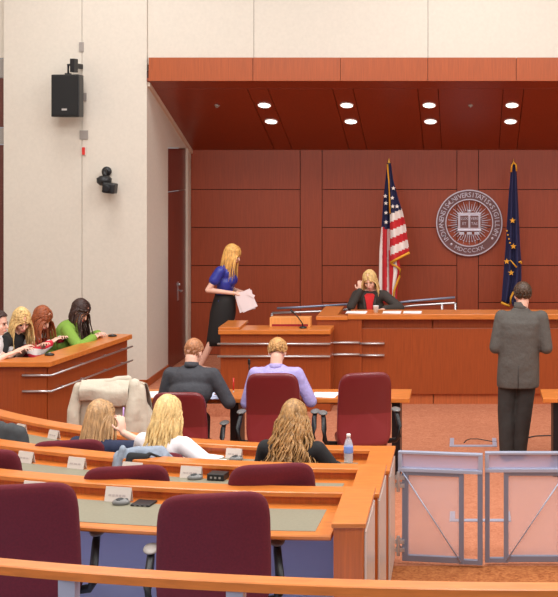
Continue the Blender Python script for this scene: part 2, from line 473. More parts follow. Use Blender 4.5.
# tiers for the seating rows (curved), row k front edge radius
CEN = (-.5, 14.66)
RF = [5.54, 6.52, 7.50]
FL = [0, .12, .24]
XE = -.55                      # right face of the row ends
def tier(r0, r1, z):
    poly = []
    for k in range(25):
        t = -1.0 + (.0 + 1.0) * k / 24
        poly.append((CEN[0] + r0 * sin(t), CEN[1] - r0 * cos(t)))
    poly[-1] = (XE - .03, CEN[1] - r0)
    back = []
    for k in range(25):
        t = -1.0 + 1.0 * k / 24
        back.append((CEN[0] + r1 * sin(t), CEN[1] - r1 * cos(t)))
    back[-1] = (XE - .03, CEN[1] - r1)
    return MB().prism(poly + back[::-1], -.02, z)
struct('floor', tier(RF[1] - .02, RF[2] - .02, FL[1]), MT['tiercarpet'])
struct('floor', tier(RF[2] - .02, 10.6, FL[2]), MT['tiercarpet'])

# ================================================================== fixed fittings
# recessed lamps in the soffit
sl_ang = -math.atan(SL)
lampno = [0]
names = ['furthest left', 'second from left', 'third from left', 'fourth from left']
for row, yy in (('front', 15.14), ('rear', 15.67)):
    for i, x in enumerate(LX[:4]):
        T = M.Translation((x, yy, CZ + SL * (YB - yy) - .001)) @ M.Rotation(sl_ang, 4, 'X')
        e = empty('recessed_ceiling_lamp', (0, 0, 0), 0, '%s round recessed lamp in the %s row of the sloping wood soffit' % (names[i], row), 'ceiling light', 'recessed lamps in the soffit')
        e.matrix_world = T
        m = MB(); n = 28
        m.rings([[V((r * cos(2 * PI * k / n), r * sin(2 * PI * k / n), z)) for k in range(n)] for r, z in ((.074, -.001), (.077, -.008), (.086, -.008), (.088, .0))], False)
        m.build('trim_ring', MT['white'], e)
        MB().lathe([(0, -.002), (.075, -.002), (.075, .004), (0, .004)], 28).build('glowing_lens', MT['lamp'], e)
for px, py in ((217, 104), (470.5, 106)):
    yy = 15.15
    T = M.Translation(((px - CX0) * yy / F, yy, CZ + SL * (YB - yy))) @ M.Rotation(sl_ang, 4, 'X')
    o = MB().lathe([(0, -.03), (.012, -.028), (.012, -.014), (.03, -.01), (.034, 0), (0, 0)], 14).build('fire_sprinkler', MT['grey'])
    o.matrix_world = T
    tag(o, 'small sprinkler head in the soffit ' + ('left of all the lamps' if px < 300 else 'between the two rightmost pairs of lamps'), 'sprinkler', 'soffit sprinklers')

# loudspeaker
d = YW - .22
c = at(69, 96, d)
e = empty('wall_loudspeaker', (c.x, d, c.z - .25), -.14, 'black box loudspeaker on a bracket high on the cream wall', 'speaker')
hw, hh = .175, .25
m = MB(); m.prism([(-hw, -.1), (hw, -.1), (hw * .78, .1), (-hw * .78, .1)], 0, 2 * hh); m.build('cabinet', MT['black'], e, .012)
MB().box(-hw + .015, hw - .015, -.112, -.098, .02, 2 * hh - .02).build('grille', MT['grille'], e, .004)
MB().box(-.035, .03, -.116, -.11, .075, .098).build('badge', MT['silver'], e, .002)
m = MB(); m.tube([(-.01, 0, 2 * hh - .01), (-.01, 0, 2 * hh + .12), (.07, .02, 2 * hh + .12)], .018, 8).box(.03, .085, -.04, .06, 2 * hh + .03, 2 * hh + .19).box(.045, .07, .06, .22, 2 * hh + .08, 2 * hh + .14).box(-.04, .02, -.03, .03, 2 * hh - .005, 2 * hh + .02)
m.build('bracket', MT['blackmetal'], e, .006)
# remote camera
d = YW - .12
c = at(105, 180, d)
e = empty('security_camera', (c.x - .01, d, c.z + .03), 0, 'small black remote camera on a wall arm below the loudspeaker', 'camera')
m = MB(); m.lathe([(.0, -.02), (.055, -.02), (.06, .0), (.055, .02), (0, .02)], 16, M.Translation((.0, .1, .07)) @ M.Rotation(PI / 2, 4, 'X')).tube([(0, .1, .07), (0, .0, .07), (.02, -.02, 0)], .03, 8)
m.build('wall_mount', MT['black'], e)
m = MB(); m.lathe([(0, -.10), (.05, -.095), (.085, -.06), (.088, -.01), (.05, .02), (0, .025)], 18); m.build('swivel_base', MT['black'], e)
m = MB(); m.box(-.02, .13, -.13, .02, -.18, -.055, M.Translation((.045, 0, 0)) @ M.Rotation(.12, 4, 'Y')); m.build('camera_head', MT['black'], e, .02)
m = MB(); m.lathe([(0, 0), (.04, 0), (.045, -.03), (.032, -.032), (0, -.028)], 16, M.Translation((.07, -.125, -.13)) @ M.Rotation(-PI / 2, 4, 'X')); m.build('lens', MT['blackmetal'], e)
# plates along the wall joint
for px, py, ww, hh_, nm, lb in ((81.5, 47, .055, .115, 'wall_plate', 'small beige blank plate on the wall above the loudspeaker'),
                                (84.8, 97, .045, .1, 'wall_plate', 'small beige plate on the wall just right of the loudspeaker'),
                                (84, 135, .1, .11, 'wall_plate', 'square beige plate on the wall below the loudspeaker')):
    c = at(px, py, YW)
    o = MB().box(-ww / 2, ww / 2, -.012, 0, -hh_ / 2, hh_ / 2).box(-.006, .006, -.016, 0, -hh_ * .36, -hh_ * .28).box(-.006, .006, -.016, 0, hh_ * .28, hh_ * .36).build(nm, MT['grey'], None, .002)
    o.location = (c.x, YW, c.z); tag(o, lb, 'wall plate')
c = at(84, 151, YW)
e = empty('fire_alarm_strobe', (c.x, YW, c.z), 0, 'small red and white alarm light on the wall joint above the camera', 'alarm')
MB().box(-.028, .028, -.015, 0, -.055, .055).build('back_plate', MT['card'], e, .003)
MB().box(-.016, .018, -.032, -.014, -.045, .045).build('red_lens', MT['red'], e, .005)

# ------------------------------------------------------------------ round chrome seal on the back wall
c = at(469.3, 222.8, YB - .03); R = .452
e = empty('university_seal', (c.x, YB - .003, c.z), 0, 'large round chrome seal with lettering, an open book and rays on the back wall', 'seal')
def ring(m, r0, r1, y0, y1, n=72):
    m.rings([[V((r * cos(2 * PI * k / n), y, r * sin(2 * PI * k / n))) for k in range(n)] for r, y in ((r0, y1), (r0, y0), (r1, y0), (r1, y1), (r0, y1))], False)
m = MB(); m.smooth = False; ring(m, R * .985, R + .008, -.06, 0); ring(m, R * .705, R * .735, -.055, 0); m.build('ring_rims', MT['chrome'], e)
m = MB(); ring(m, R * .73, R * .99, -.035, 0); m.build('letter_band', MT['darkchrome'], e)
m = MB()
def around(txt, a0, a1, size, flip=False):
    n = len(txt)
    for i, ch in enumerate(txt):
        if ch == ' ': continue
        a = a0 + (a1 - a0) * (i / max(1, n - 1))
        rr = R * .855
        T = M.Translation((rr * sin(a), -.04, rr * cos(a))) @ M.Rotation(a + (PI if flip else 0), 4, 'Y') @ FRONT
        text_mesh(m, ch, size, T, .006)
m = MB(); around('INDIANENSIS', math.radians(-128), math.radians(-52), .095)
m.build('lettering', MT['chrome'], e); m = MB(); around('UNIVERSITATIS', math.radians(-40), math.radians(42), .095)
m.build('lettering', MT['chrome'], e); m = MB(); around('SIGILLVM', math.radians(56), math.radians(112), .095)
m.build('lettering', MT['chrome'], e); m = MB(); around('MDCCCXX', math.radians(207), math.radians(153), .08, True)
m.build('lettering', MT['chrome'], e)
for a in (math.radians(-140), math.radians(-46), math.radians(49), math.radians(124)):
    MB().ell((R * .855 * sin(a), -.04, R * .855 * cos(a)), (.018, .012, .018), nu=10, nv=6).build('dot', MT['chrome'], e)
m = MB()
for k in range(44):
    a = 2 * PI * k / 44
    r0, r1 = .17, (.30 if k % 2 == 0 else .26)
    ca, sa = cos(a), sin(a); wd = .010 if k % 2 == 0 else .007
    pts = [(r0 * sa - wd * .6 * ca, r0 * ca + wd * .6 * sa), (r1 * sa - .002 * ca, r1 * ca + .002 * sa), (r1 * sa + .002 * ca, r1 * ca - .002 * sa), (r0 * sa + wd * .6 * ca, r0 * ca - wd * .6 * sa)]
    m.prism([(x, z_) for x, z_ in pts], .01, .028, FRONT)
m.build('sun_rays', MT['chrome'], e)
m = MB(); m.box(-.155, .155, -.05, -.01, -.09, .125).box(-.165, .165, -.06, -.01, -.115, -.09).box(-.165, .165, -.06, -.01, .125, .14); m.cur = 1
m.box(-.13, -.01, -.062, -.05, -.07, .11).box(.01, .13, -.062, -.05, -.07, .11)
m.build('open_book', [MT['chrome'], MT['darkchrome']], e, .004)
for i, tx in enumerate(('LUX', 'ET', 'VERI', 'TAS')):
    m = MB(); text_mesh(m, tx, .053, M.Translation((-.07 if i < 2 else .07, -.064, .06 - .07 * (i % 2))) @ FRONT, .003); m.build('book_lettering', MT['chrome'], e)
for x in (-.105, 0, .105): MB().box(x - .035, x + .035, -.04, -.01, -.165, -.13).build('scroll_ornament', MT['chrome'], e, .004)
for k in range(7):
    a = PI + (k - 3) * .16; MB().ell((.26 * sin(a), -.02, .26 * cos(a)), (.01, .012, .01), nu=8, nv=6).build('bead', MT['chrome'], e)
MB().ell((0, -.045, .165), (.03, .02, .022)).build('crest_knob', MT['chrome'], e)

# ------------------------------------------------------------------ flags
def flag_grid(m, dep, left, right, y0, y1, colour, nfold, amp, phase=0, ny=70, nx=44, yoff=0):
    """hanging cloth between two edges, pleated in depth; colour(u, v, px, py) picks the cloth colour"""
    def interp(tab, y):
        for (ya, xa), (yb, xb) in zip(tab, tab[1:]):
            if ya <= y <= yb: return xa + (xb - xa) * (y - ya) / (yb - ya)
        return tab[-1][1] if y > tab[-1][0] else tab[0][1]
    idx = {}; vs = []; cl = []
    for j in range(ny + 1):
        py = y0 + (y1 - y0) * j / ny
        for i in range(nx + 1):
            u = i / nx; xl, xr = interp(left, py), interp(right, py)
            px = xl + (xr - xl) * u
            p = at(px, py, dep)
            grow = min(1, .25 + 1.1 * j / ny)
            p.y += yoff + amp * grow * sin(2 * PI * nfold * u + phase + .8 * j / ny)
            idx[(i, j)] = len(vs); vs.append(p)
    n0 = len(m.v)
    for p in vs: m.v.append(p)
    for j in range(ny):
        for i in range(nx):
            u, v = (i + .5) / nx, (j + .5) / ny
            py = y0 + (y1 - y0) * v
            px = interp(left, py) + (interp(right, py) - interp(left, py)) * u
            k = colour(u, v, px, py)
            if k is None: continue
            m.f.append(tuple(n0 + idx[q] for q in ((i, j), (i, j + 1), (i + 1, j + 1), (i + 1, j)))); m.mi.append(k); m.sm.append(True)
def thicken(o, t=.006):
    s = o.modifiers.new('cloth', 'SOLIDIFY'); s.thickness = t; s.offset = 0
    return o
def star5(m, px, py, dep, r, yy):
    p = at(px, py, dep); poly = []
    for k in range(10):
        a = PI / 2 + k * PI / 5; q = r if k % 2 == 0 else r * .42
        poly.append((q * cos(a), q * sin(a)))
    m.prism(poly, -.004, .012, M.Translation((p.x, yy, p.z)) @ FRONT)
def pole(e, px0, py0, px1, dep, zb):
    a = at(px0, py0, dep); b = at(px1, 330, dep); b.z = zb
    MB().tube([b, a], .014, 10).build('pole', MT['brass'], e)
    MB().lathe([(0, -.03), (.014, -.02), (.012, 0), (.022, .03), (.012, .06), (.004, .09), (0, .1)], 12, M.Translation(a)).build('finial', MT['brass'], e)
    MB().lathe([(0, 0), (.16, 0), (.16, .02), (.12, .05), (.03, .08), (.02, .16), (0, .16)], 20, M.Translation((b.x, b.y, zb))).build('base', MT['brass'], e)
D1 = 16.15
e = empty('national_flag', (0, 0, 0), 0, 'red and white striped flag with starred blue canton hanging from a pole behind the bench', 'flag')
pole(e, 389, 165, 392, D1 + .05, ZP)
L1 = [(163, 387.5), (180, 385.5), (200, 383.5), (228, 381.5), (250, 379.5), (303, 378.5)]
Rr = [(163, 391), (180, 393.5), (200, 399), (212, 403), (225, 406), (240, 408), (253, 410)]
def c_back(u, v, px, py):
    if py < 228 + (px - 385) * .3: return 0
    return 2 if (px < 382.5 or 387 < px < 389.5) else 1
m = MB(); flag_grid(m, D1, L1, [(163, 390), (228, 391), (250, 392), (303, 396)], 163, 303, c_back, 1.5, .035)
thicken(m.build('flag_cloth', [MT['flagblue'], MT['flagred'], MT['flagwhite']], e, fix=False))
def c_front(u, v, px, py):
    yl = py + (px - 391) * .42
    if py < 206 or yl < 213.5: return 0
    k = int((yl - 213.5) / 8.2)
    return 2 if k % 2 == 0 else 1
def bottom_cut(px): return 261.5 - (px - 391) * .55
m = MB(); flag_grid(m, D1, [(163, 389), (200, 390), (262, 391)], Rr + [(262, 410)], 163, 262, lambda u, v, px, py: None if py > bottom_cut(px) else c_front(u, v, px, py), 1.2, .04, 2.2, yoff=-.07)
thicken(m.build('flag_cloth', [MT['flagblue'], MT['flagred'], MT['flagwhite']], e, fix=False))
def c_low(u, v, px, py): return 2 if .42 < u < .72 else 1
m = MB(); flag_grid(m, D1, [(252, 389), (303, 389.5)], [(252, 399), (272, 400.5), (284, 398), (303, 396.5)], 250, 303, c_low, 1.0, .03, 1, yoff=-.03)
thicken(m.build('flag_cloth', [MT['flagblue'], MT['flagred'], MT['flagwhite']], e, fix=False))
m = MB()
P_ = lambda x, y, o: at(x, y, D1) + V((0, o, 0))
m.tube([P_(391, 262, -.1), P_(398, 258, -.12), P_(404, 255, -.1), P_(410, 252, -.1)], .018, 8)
m.build('gold_fringe', MT['gold'], e); m = MB()
m.tube([P_(391, 262, -.09), P_(393, 264, -.08), P_(397, 266, -.08), P_(400.5, 269, -.08), P_(400, 276, -.08), P_(397, 283, -.08), P_(394.5, 290, -.08), P_(393.5, 303, -.08)], .014, 8)
m.build('gold_fringe', MT['gold'], e); m = MB()
m.tube([P_(387.8, 164, -.08), P_(389.4, 180, -.1), P_(390, 200, -.1), P_(390.4, 213, -.1)], .011, 8)
m.build('gold_fringe', MT['gold'], e)
for px, py in ((386.2, 203), (386.3, 212.5), (386.3, 222), (385.6, 196), (393, 197.5), (393.4, 206), (397.6, 206), (394, 188)):
    m = MB(); star5(m, px, py, D1, .03, D1 - .05 if px < 389 else D1 - .12); m.build('star', MT['flagwhite'], e)
# state flag
D2 = 16.2
e = empty('state_flag', (0, 0, 0), 0, 'dark blue flag with gold stars and torch hanging furled beside the round seal', 'flag')
pole(e, 513.5, 166, 514, D2 + .05, ZP)
m = MB(); flag_grid(m, D2, [(163, 511.5), (200, 508.5), (250, 505.5), (303, 501.5)], [(163, 516), (200, 518), (250, 520.5), (262, 521.5), (280, 521.5), (303, 516)], 163, 306,
                    lambda u, v, px, py: None if py > 301 + (px - 501) * .35 else 0, 2.2, .04)
thicken(m.build('flag_cloth', [MT['flagblue']], e, fix=False))
m = MB(); P_ = lambda x, y, o: at(x, y, D2) + V((0, o, 0))
m.tube([P_(511, 172, -.05), P_(511.6, 165, -.05), P_(513.8, 162.5, -.03), P_(516, 165, -.05), P_(516.4, 171, -.05)], .013, 8)
m.build('gold_fringe', MT['gold'], e); m = MB()
m.tube([P_(501, 302, -.06), P_(505, 303.8, -.06), P_(509.5, 305.5, -.06)], .016, 8)
m.build('gold_fringe', MT['gold'], e); m = MB()
m.tube([P_(510.5, 303, -.08), P_(510.5, 297, -.08), P_(513, 292, -.08), P_(517, 287, -.08)], .015, 8)
m.build('gold_fringe', MT['gold'], e); m = MB()
m.tube([P_(518.5, 262, -.06), P_(520.5, 261, -.06), P_(521.3, 263.5, -.06)], .013, 8)
m.build('gold_fringe', MT['gold'], e)
for px, py in ((512.4, 220.3), (513.2, 246), (506.6, 261), (511, 272.3)):
    m = MB(); star5(m, px, py, D2, .042, D2 - .055); m.build('gold_star', MT['gold'], e)
m = MB()
m.tube([P_(510, 259.5, -.06), P_(516.5, 267, -.06)], [.006, .012], 8)
m.build('gold_torch', MT['gold'], e)
for k in range(4):
    m = MB(); star5(m, 506.8 + k * 1.0, 230.5 + k * 4, D2, .016, D2 - .05); m.build('gold_star', MT['gold'], e)
# ================================================================== bench, witness stand, jury box
YBN = 14.6                     # bench front
def bX(px, d=YBN): return (px - CX0) * d / F
def bZ(py, d=YBN): return CZ - (py - CY0) * d / F
e = empty('judge_bench', (0, YBN, 0), 0, 'long cherry wood judge bench with raised front ledge below the seal', 'bench')
def rel(mb): return mb
xl, xr = bX(348), -bX(348)
off = M.Translation((0, -YBN, 0))
xi = bX(361)
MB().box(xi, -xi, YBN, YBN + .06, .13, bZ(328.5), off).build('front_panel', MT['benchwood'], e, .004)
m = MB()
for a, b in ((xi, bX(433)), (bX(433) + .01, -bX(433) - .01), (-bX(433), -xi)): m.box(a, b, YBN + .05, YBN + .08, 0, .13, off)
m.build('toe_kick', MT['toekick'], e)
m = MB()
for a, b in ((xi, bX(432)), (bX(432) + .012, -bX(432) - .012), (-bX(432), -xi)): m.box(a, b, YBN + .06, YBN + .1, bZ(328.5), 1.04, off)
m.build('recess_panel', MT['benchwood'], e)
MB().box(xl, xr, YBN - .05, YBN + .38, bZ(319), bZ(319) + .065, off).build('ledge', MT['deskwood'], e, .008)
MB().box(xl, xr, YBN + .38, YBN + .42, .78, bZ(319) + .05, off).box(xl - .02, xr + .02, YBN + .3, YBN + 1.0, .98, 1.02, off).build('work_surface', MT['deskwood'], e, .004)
for sg in (-1, 1):
    m = MB(); a, b = sorted((sg * abs(bX(317.5)), sg * abs(bX(362))))
    m.box(a, b, YBN - .03, YBN + .06, 0, bZ(319), off)
    a2, b2 = sorted((sg * abs(bX(317.5)), sg * (abs(bX(317.5)) - .06)))
    m.box(a2, b2, YBN + .061, YBN + .9, 0, bZ(319), off)
    m.build('end_pier', MT['benchwood'], e, .005)
    a, b = sorted((sg * abs(bX(316.8)), sg * abs(bX(347))))
    T = MB().prism([(sg * abs(bX(316.6)), -.06), (sg * abs(bX(348)), -.06), (sg * abs(bX(348)), .12), (sg * 1.60, .12), (sg * 1.60, .9), (sg * abs(bX(316.6)), .9)], bZ(319.5), bZ(319.5) + .045)
    T.build('side_ledge', MT['deskwood'], e, .006)
    if sg > 0: continue
    m = MB()
    for py in (342, 353.8):
        z_ = bZ(py)
        x0_, x1_, x2_ = (sg * abs(bX(331)), sg * abs(bX(360)), sg * abs(bX(384.5)))
        m.tube([(x0_, -.05, z_ - .02), (x0_ + sg * -.01, -.05, z_), (x1_, -.05, z_)], .013, 8)
        m.tube([(x1_, -.035, z_ - .014), (x2_, -.035, z_ - .014)], .013, 8)
        m.box(min(x0_, x1_), max(x0_, x1_), -.05, -.02, z_ - .006, z_ + .006).box(min(x1_, x2_), max(x1_, x2_), -.035, .01, z_ - .02, z_ - .008)
    m.build('metal_strip', MT['silver'], e)

YWS = 14.22
wX = lambda px: (px - CX0) * YWS / F
wZ = lambda py: CZ - (py - CY0) * YWS / F
e = empty('witness_stand', (wX(275), YWS, 0), 0, 'lower cherry wood witness stand with two metal strips left of the bench', 'witness stand')
ox = wX(275)
x0, x1 = wX(220.5) - ox, wX(330.5) - ox
zt = wZ(334)
m = MB(); m.box(x0, x0 + (x1 - x0) * .52 - .004, 0, .05, .0, zt).box(x0 + (x1 - x0) * .52, x1, 0, .05, .0, zt); m.build('front_panel', MT['benchwood'], e, .003)
m = MB(); m.box(x0, x0 + .05, .05, .34, .0, zt); m.build('side_panel', MT['benchwood'], e, .003)
m = MB(); m.box(x1 - .05, x1, .05, .34, .0, zt); m.build('side_panel', MT['benchwood'], e, .003)
MB().box(x0 - .02, x1 + .005, -.04, .34, zt, zt + .055).build('ledge', MT['deskwood'], e, .007)
m = MB(); m.prism([(x0 - .02, -.03), (x0 + .23, -.03), (x0 + .23, .55), (x0 - .02, .55)], zt + .055, zt + .085); m.build('raised_ledge', MT['deskwood'], e, .006)
m = MB()
for py in (343.5, 356):
    z_ = wZ(py); m.tube([(x0 - .03, -.035, z_), (x1 + .0, -.035, z_)], .013, 8).box(x0 - .0, x1, -.03, .005, z_ - .006, z_ + .006)
m.build('metal_strip', MT['silver'], e)
# wooden box on the witness stand
c = at(290.5, 329, YWS + .22)
e = empty('wooden_box', (c.x, YWS + .24, zt + .055), 0, 'low pale orange wooden box with a dark red band on the witness stand', 'box')
MB().box(-.245, .245, -.06, .085, 0, .115).build('body', MT['boxwood'], e, .004)
MB().box(-.215, .215, -.067, -.058, .012, .036).build('red_band', MT['darkred'], e)
# gooseneck microphone on witness stand
def mic(name, loc, pts, label, base=.045):
    e = empty(name, loc, 0, label, 'microphone')
    MB().lathe([(0, 0), (base, 0), (base, .012), (base * .7, .022), (0, .024)], 14).build('base', MT['black'], e)
    MB().tube([(0, 0, .015)] + pts, .0065, 8).build('gooseneck', MT['blackmetal'], e)
    p = V(pts[-1]); q = (p - V(pts[-2])).normalized()
    MB().cap(p, p + q * .035, .014, .012, 10).build('capsule', MT['black'], e)
    return e
c = at(303, 329, YWS + .1)
mic('gooseneck_microphone', (c.x, YWS + .1, zt + .055), [(-.01, .0, .06), (-.06, 0, .13), (-.12, .0, .19)], 'thin black gooseneck microphone bending left on the witness stand')

# ramp handrails behind the bench
def handrail(name, y, up, lo, post_x, label):
    e = empty(name, (0, y, 0), 0, label, 'handrail')
    pts = [at(px, py, y) - V((0, y, 0)) for px, py in up]; MB().tube(pts, .015, 10).build('upper_rail', MT['alu'], e)
    pts = [at(px, py, y) - V((0, y, 0)) for px, py in lo]; MB().tube(pts, .016, 10).build('lower_rail', MT['silver'], e)
    for px, py in post_x:
        p = at(px, py, y) - V((0, y, 0))
        MB().tube([(p.x, 0, ZP), (p.x, 0, p.z)], .016, 10).build('post', MT['silver'], e)
handrail('ramp_handrail', 15.75, [(277, 308.3), (300, 307.2), (352, 304)], [(272, 313), (300, 312.2), (330, 311), (352, 309)], [(272, 313), (338, 310)], 'metal ramp handrail with two sloping bars behind the witness stand')
handrail('ramp_handrail', 15.75, [(394, 303.4), (410, 301.2), (455, 297.4)], [(392, 308.3), (415, 305.5), (454, 303), (455.3, 303.6)], [(455.3, 303), (442, 303.7)], 'metal ramp handrail with two sloping bars right of the seated judge')

# jury box
e = empty('jury_box', (0, 0, 0), 0, 'angled cherry wood jury box front with two metal strips at the left', 'jury box')
ZJ = 1.05
J0 = at(50, 362, dz(362, ZJ)); J1 = at(131.5, 334.5, dz(334.5, ZJ)); J00 = V((-6.0, J0.y, ZJ))
def along(a, b, t, n, z): 
    dv = (b - a).normalized(); nn = V((dv.y, -dv.x, 0)); p = a + (b - a) * t + nn * n; return (p.x, p.y)
dv = (J1 - J0); dv.z = 0; dv.normalize(); nn = V((dv.y, -dv.x, 0))          # towards the room
def wing(n0, n1, z0, z1, m, ext=0):
    a = J0 + nn * n0; b = J0 + nn * n1; k = (J1 - J0).length + ext
    m.prism([(a.x - 0.02, a.y), (b.x, b.y), ((b + dv * k).x, (b + dv * k).y), ((a + dv * k).x, (a + dv * k).y)], z0, z1)
m = MB(); wing(-.1, -.05, 0, ZJ - .05, m); m.v[0] += V(dv) * .09; m.v[1] += V(dv) * .05; m.v[4] += V(dv) * .09; m.v[5] += V(dv) * .05; m.build('side_panel', MT['benchwood'], e, .003)
m = MB(); wing(-.14, -.1, .25, ZJ - .06, m, -.0); 
MB().box(-6.0, J0.x - .05, J0.y + .05, J0.y + .1, 0, ZJ - .05).build('front_panel', MT['benchwood'], e, .003)
m = MB()
b = J0 + nn * .0; k = (J1 - J0).length + .02; a = J0 - nn * .26
pf = [(-6.0, J0.y), (b.x, b.y), ((b + dv * k).x, (b + dv * k).y), ((a + dv * k).x, (a + dv * k).y), (a.x, J0.y + .26), (-6.0, J0.y + .26)]
m.prism(pf, ZJ - .05, ZJ); m.build('ledge', MT['deskwood'], e, .006)
m = MB()
for zz in (ZJ - .135, ZJ - .29):
    b = J0 + nn * .0 + V((0, .0, 0)); f = b + dv * (k + .0); s = V((bX(20, J0.y), J0.y, 0))
    m.tube([(J0.x - .28, J0.y + .03, zz), (b.x - .0, b.y + .028, zz), (f.x, f.y, zz)], .011, 8)
    m.box(J0.x - .27, J0.x - .05, J0.y + .03, J0.y + .055, zz - .006, zz + .006)
    for t_ in (.3, .7, 1.2, 1.6):
        q = b + dv * t_; m.tube([(q.x, q.y, zz), ((q - nn * .06).x, (q - nn * .06).y, zz)], .008, 6)
m.build('metal_strip', MT['silver'], e)
c = at(49, 356, dz(356, ZJ))
def puck(name, loc, label, rz=0):
    e = empty(name, loc, rz, label, 'microphone base')
    m = MB(); m.ell((0, 0, .012), (.05, .035, .016), nu=16, nv=8); m.build('body', MT['black'], e)
    MB().lathe([(0, .02), (.012, .02), (.01, .034), (0, .036)], 10).build('button', MT['grey'], e)
p = at(49.5, 355.5, dz(355.5, ZJ)); puck('desk_microphone', (p.x, p.y, ZJ - .003), 'small dark microphone puck on the jury box ledge near its front corner')
p = at(112.5, 336.5, dz(336.5, ZJ)); puck('desk_microphone', (p.x, p.y, ZJ - .003), 'small dark microphone puck at the far right end of the jury box ledge')

# ================================================================== counsel tables
ZT = .745
YT0, YT1 = dz(398.5, ZT), dz(389, ZT)
def table(name, x0, x1, legs, label, anchor):
    e = empty(name, (anchor, (YT0 + YT1) / 2, 0), 0, label, 'table')
    hy = (YT1 - YT0) / 2
    MB().box(x0 - anchor, x1 - anchor, -hy, hy, ZT - .042, ZT).build('tabletop', MT['deskwood'], e, .006)
    for lx in legs:
        MB().box(lx - .04 - anchor, lx + .04 - anchor, -hy + .06, hy - .06, 0, ZT - .042).box(lx - .045 - anchor, lx + .045 - anchor, -hy + .0, hy - .0, 0, .03).build('leg', MT['blackmetal'], e, .005)
    MB().box(min(legs) - anchor, max(legs) - anchor, hy * .3, hy * .3 + .03, ZT - .11, ZT - .042).build('apron_rail', MT['blackmetal'], e)
    return e
tx = lambda px: (px - CX0) * YT0 / F
table('counsel_table', tx(133), tx(409.5), [tx(150), tx(233), tx(395.5)], 'long counsel table with black legs where the two seated men write', tx(275))
table('counsel_table', tx(543), tx(543) + 2.6, [tx(558), tx(543) + 1.3, tx(543) + 2.45], 'counsel table cut off by the right edge beside the standing man', tx(600))
def sheet(name, px, py, z, w, h, rot, mat, label, cat='paper', group=None, n=3):
    p = at(px, py, dz(py, z))
    m = MB()
    for k in range(n):
        a = .04 * (k - 1)
        m.box(-w / 2, w / 2, -h / 2, h / 2, .001 + k * .0018, .0024 + k * .0018, M.Rotation(a, 4, 'Z'))
    o = m.build(name, mat); o.location = (p.x, p.y, z); o.rotation_euler = (0, 0, rot)
    return tag(o, label, cat, group)
sheet('paper_sheet', 147, 395, ZT, .2, .28, .15, MT['paper'], 'white paper on the counsel table left of the man in the charcoal suit')
sheet('paper_sheet', 325, 395.2, ZT, .24, .24, -.1, MT['paper'], 'white papers on the counsel table right of the man in the lavender shirt')
sheet('notepad', 214, 396.5, ZT, .2, .3, .25, MT['bluepaper'], 'bluish white notepad under the writing arm of the man in charcoal', 'notepad', None, 5)
c = at(249, 391, dz(391, ZT))
mic('gooseneck_microphone', (c.x, c.y, ZT), [(.0, 0, .1), (.003, -.005, .2), (.003, -.01, .27)], 'upright black gooseneck microphone on the counsel table left of lavender shirt')
p = at(233, 388, dz(393, ZT))
e = empty('ballpoint_pen', (p.x + .01, p.y - .03, ZT + .03), 0, 'red pen held upright above the notepad by the man in charcoal', 'pen')
MB().tube([(0, 0, 0), (.0, .01, .12)], .007, 8).build('barrel', MT['red'], e)
MB().tube([(0, 0, 0), (.0, -.002, -.022)], [.006, .002], 8).build('tip', MT['white'], e)

# ================================================================== curved seating rows
def arcpt(r, px):
    lo, hi = -1.3, 1.0
    for _ in range(50):
        t = (lo + hi) / 2; X = CEN[0] + r * sin(t); D = CEN[1] - r * cos(t)
        if CX0 + X * F / D < px: lo = t
        else: hi = t
    return t, V((CEN[0] + r * sin(t), CEN[1] - r * cos(t), 0))
ROWLAB = ['curved cherry desk of the front seating row, nearest the well', 'curved cherry desk of the middle seating row', 'curved cherry desk of the rear seating row, nearest the camera']
for k in range(3):
    R, f = RF[k], FL[k]
    e = empty('curved_desk', (0, 0, 0), 0, ROWLAB[k], 'desk')
    xc = -.735
    t1 = math.asin((xc + .01 - CEN[0]) / (R + .05)); t0 = -.80 if k == 0 else -.78
    n = 40
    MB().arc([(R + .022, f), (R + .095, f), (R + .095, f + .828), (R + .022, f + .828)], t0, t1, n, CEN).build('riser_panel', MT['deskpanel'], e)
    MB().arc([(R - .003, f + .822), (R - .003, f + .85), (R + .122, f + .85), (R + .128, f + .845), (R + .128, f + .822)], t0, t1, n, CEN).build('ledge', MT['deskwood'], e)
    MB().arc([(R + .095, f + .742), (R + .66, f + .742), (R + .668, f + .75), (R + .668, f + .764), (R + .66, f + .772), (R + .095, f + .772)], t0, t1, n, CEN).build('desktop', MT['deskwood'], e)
    t2 = math.asin((-.825 - CEN[0]) / (R + .35))
    MB().arc([(R + .205, f + .770), (R + .60, f + .770), (R + .60, f + .7745), (R + .205, f + .7745)], t0, t2, n, CEN).build('inlay', MT['inlay'], e)
    MB().arc([(R + .096, f + .02), (R + .115, f + .02), (R + .115, f + .742), (R + .096, f + .742)], t0, t1, n, CEN).build('modesty_panel', MT['bluelam'], e)
    y0 = CEN[1] - R - .71; y1 = CEN[1] - R
    MB().box(xc + .01, XE - .012, y0 + .012, y1 - .01, f - (.12 if k else 0), f + .825).build('end_panel', MT['deskpanel'], e, .004)
    MB().box(xc, XE, y0, y1 + .004, f + .825, f + .852).build('end_cap', MT['deskwood'], e, .005)
    MB().box(XE - .010, XE + .002, y0 + .03, y0 + .62, max(.04, f - .1), f + .80).build('side_sheet', MT['acrylic'], e, .003)

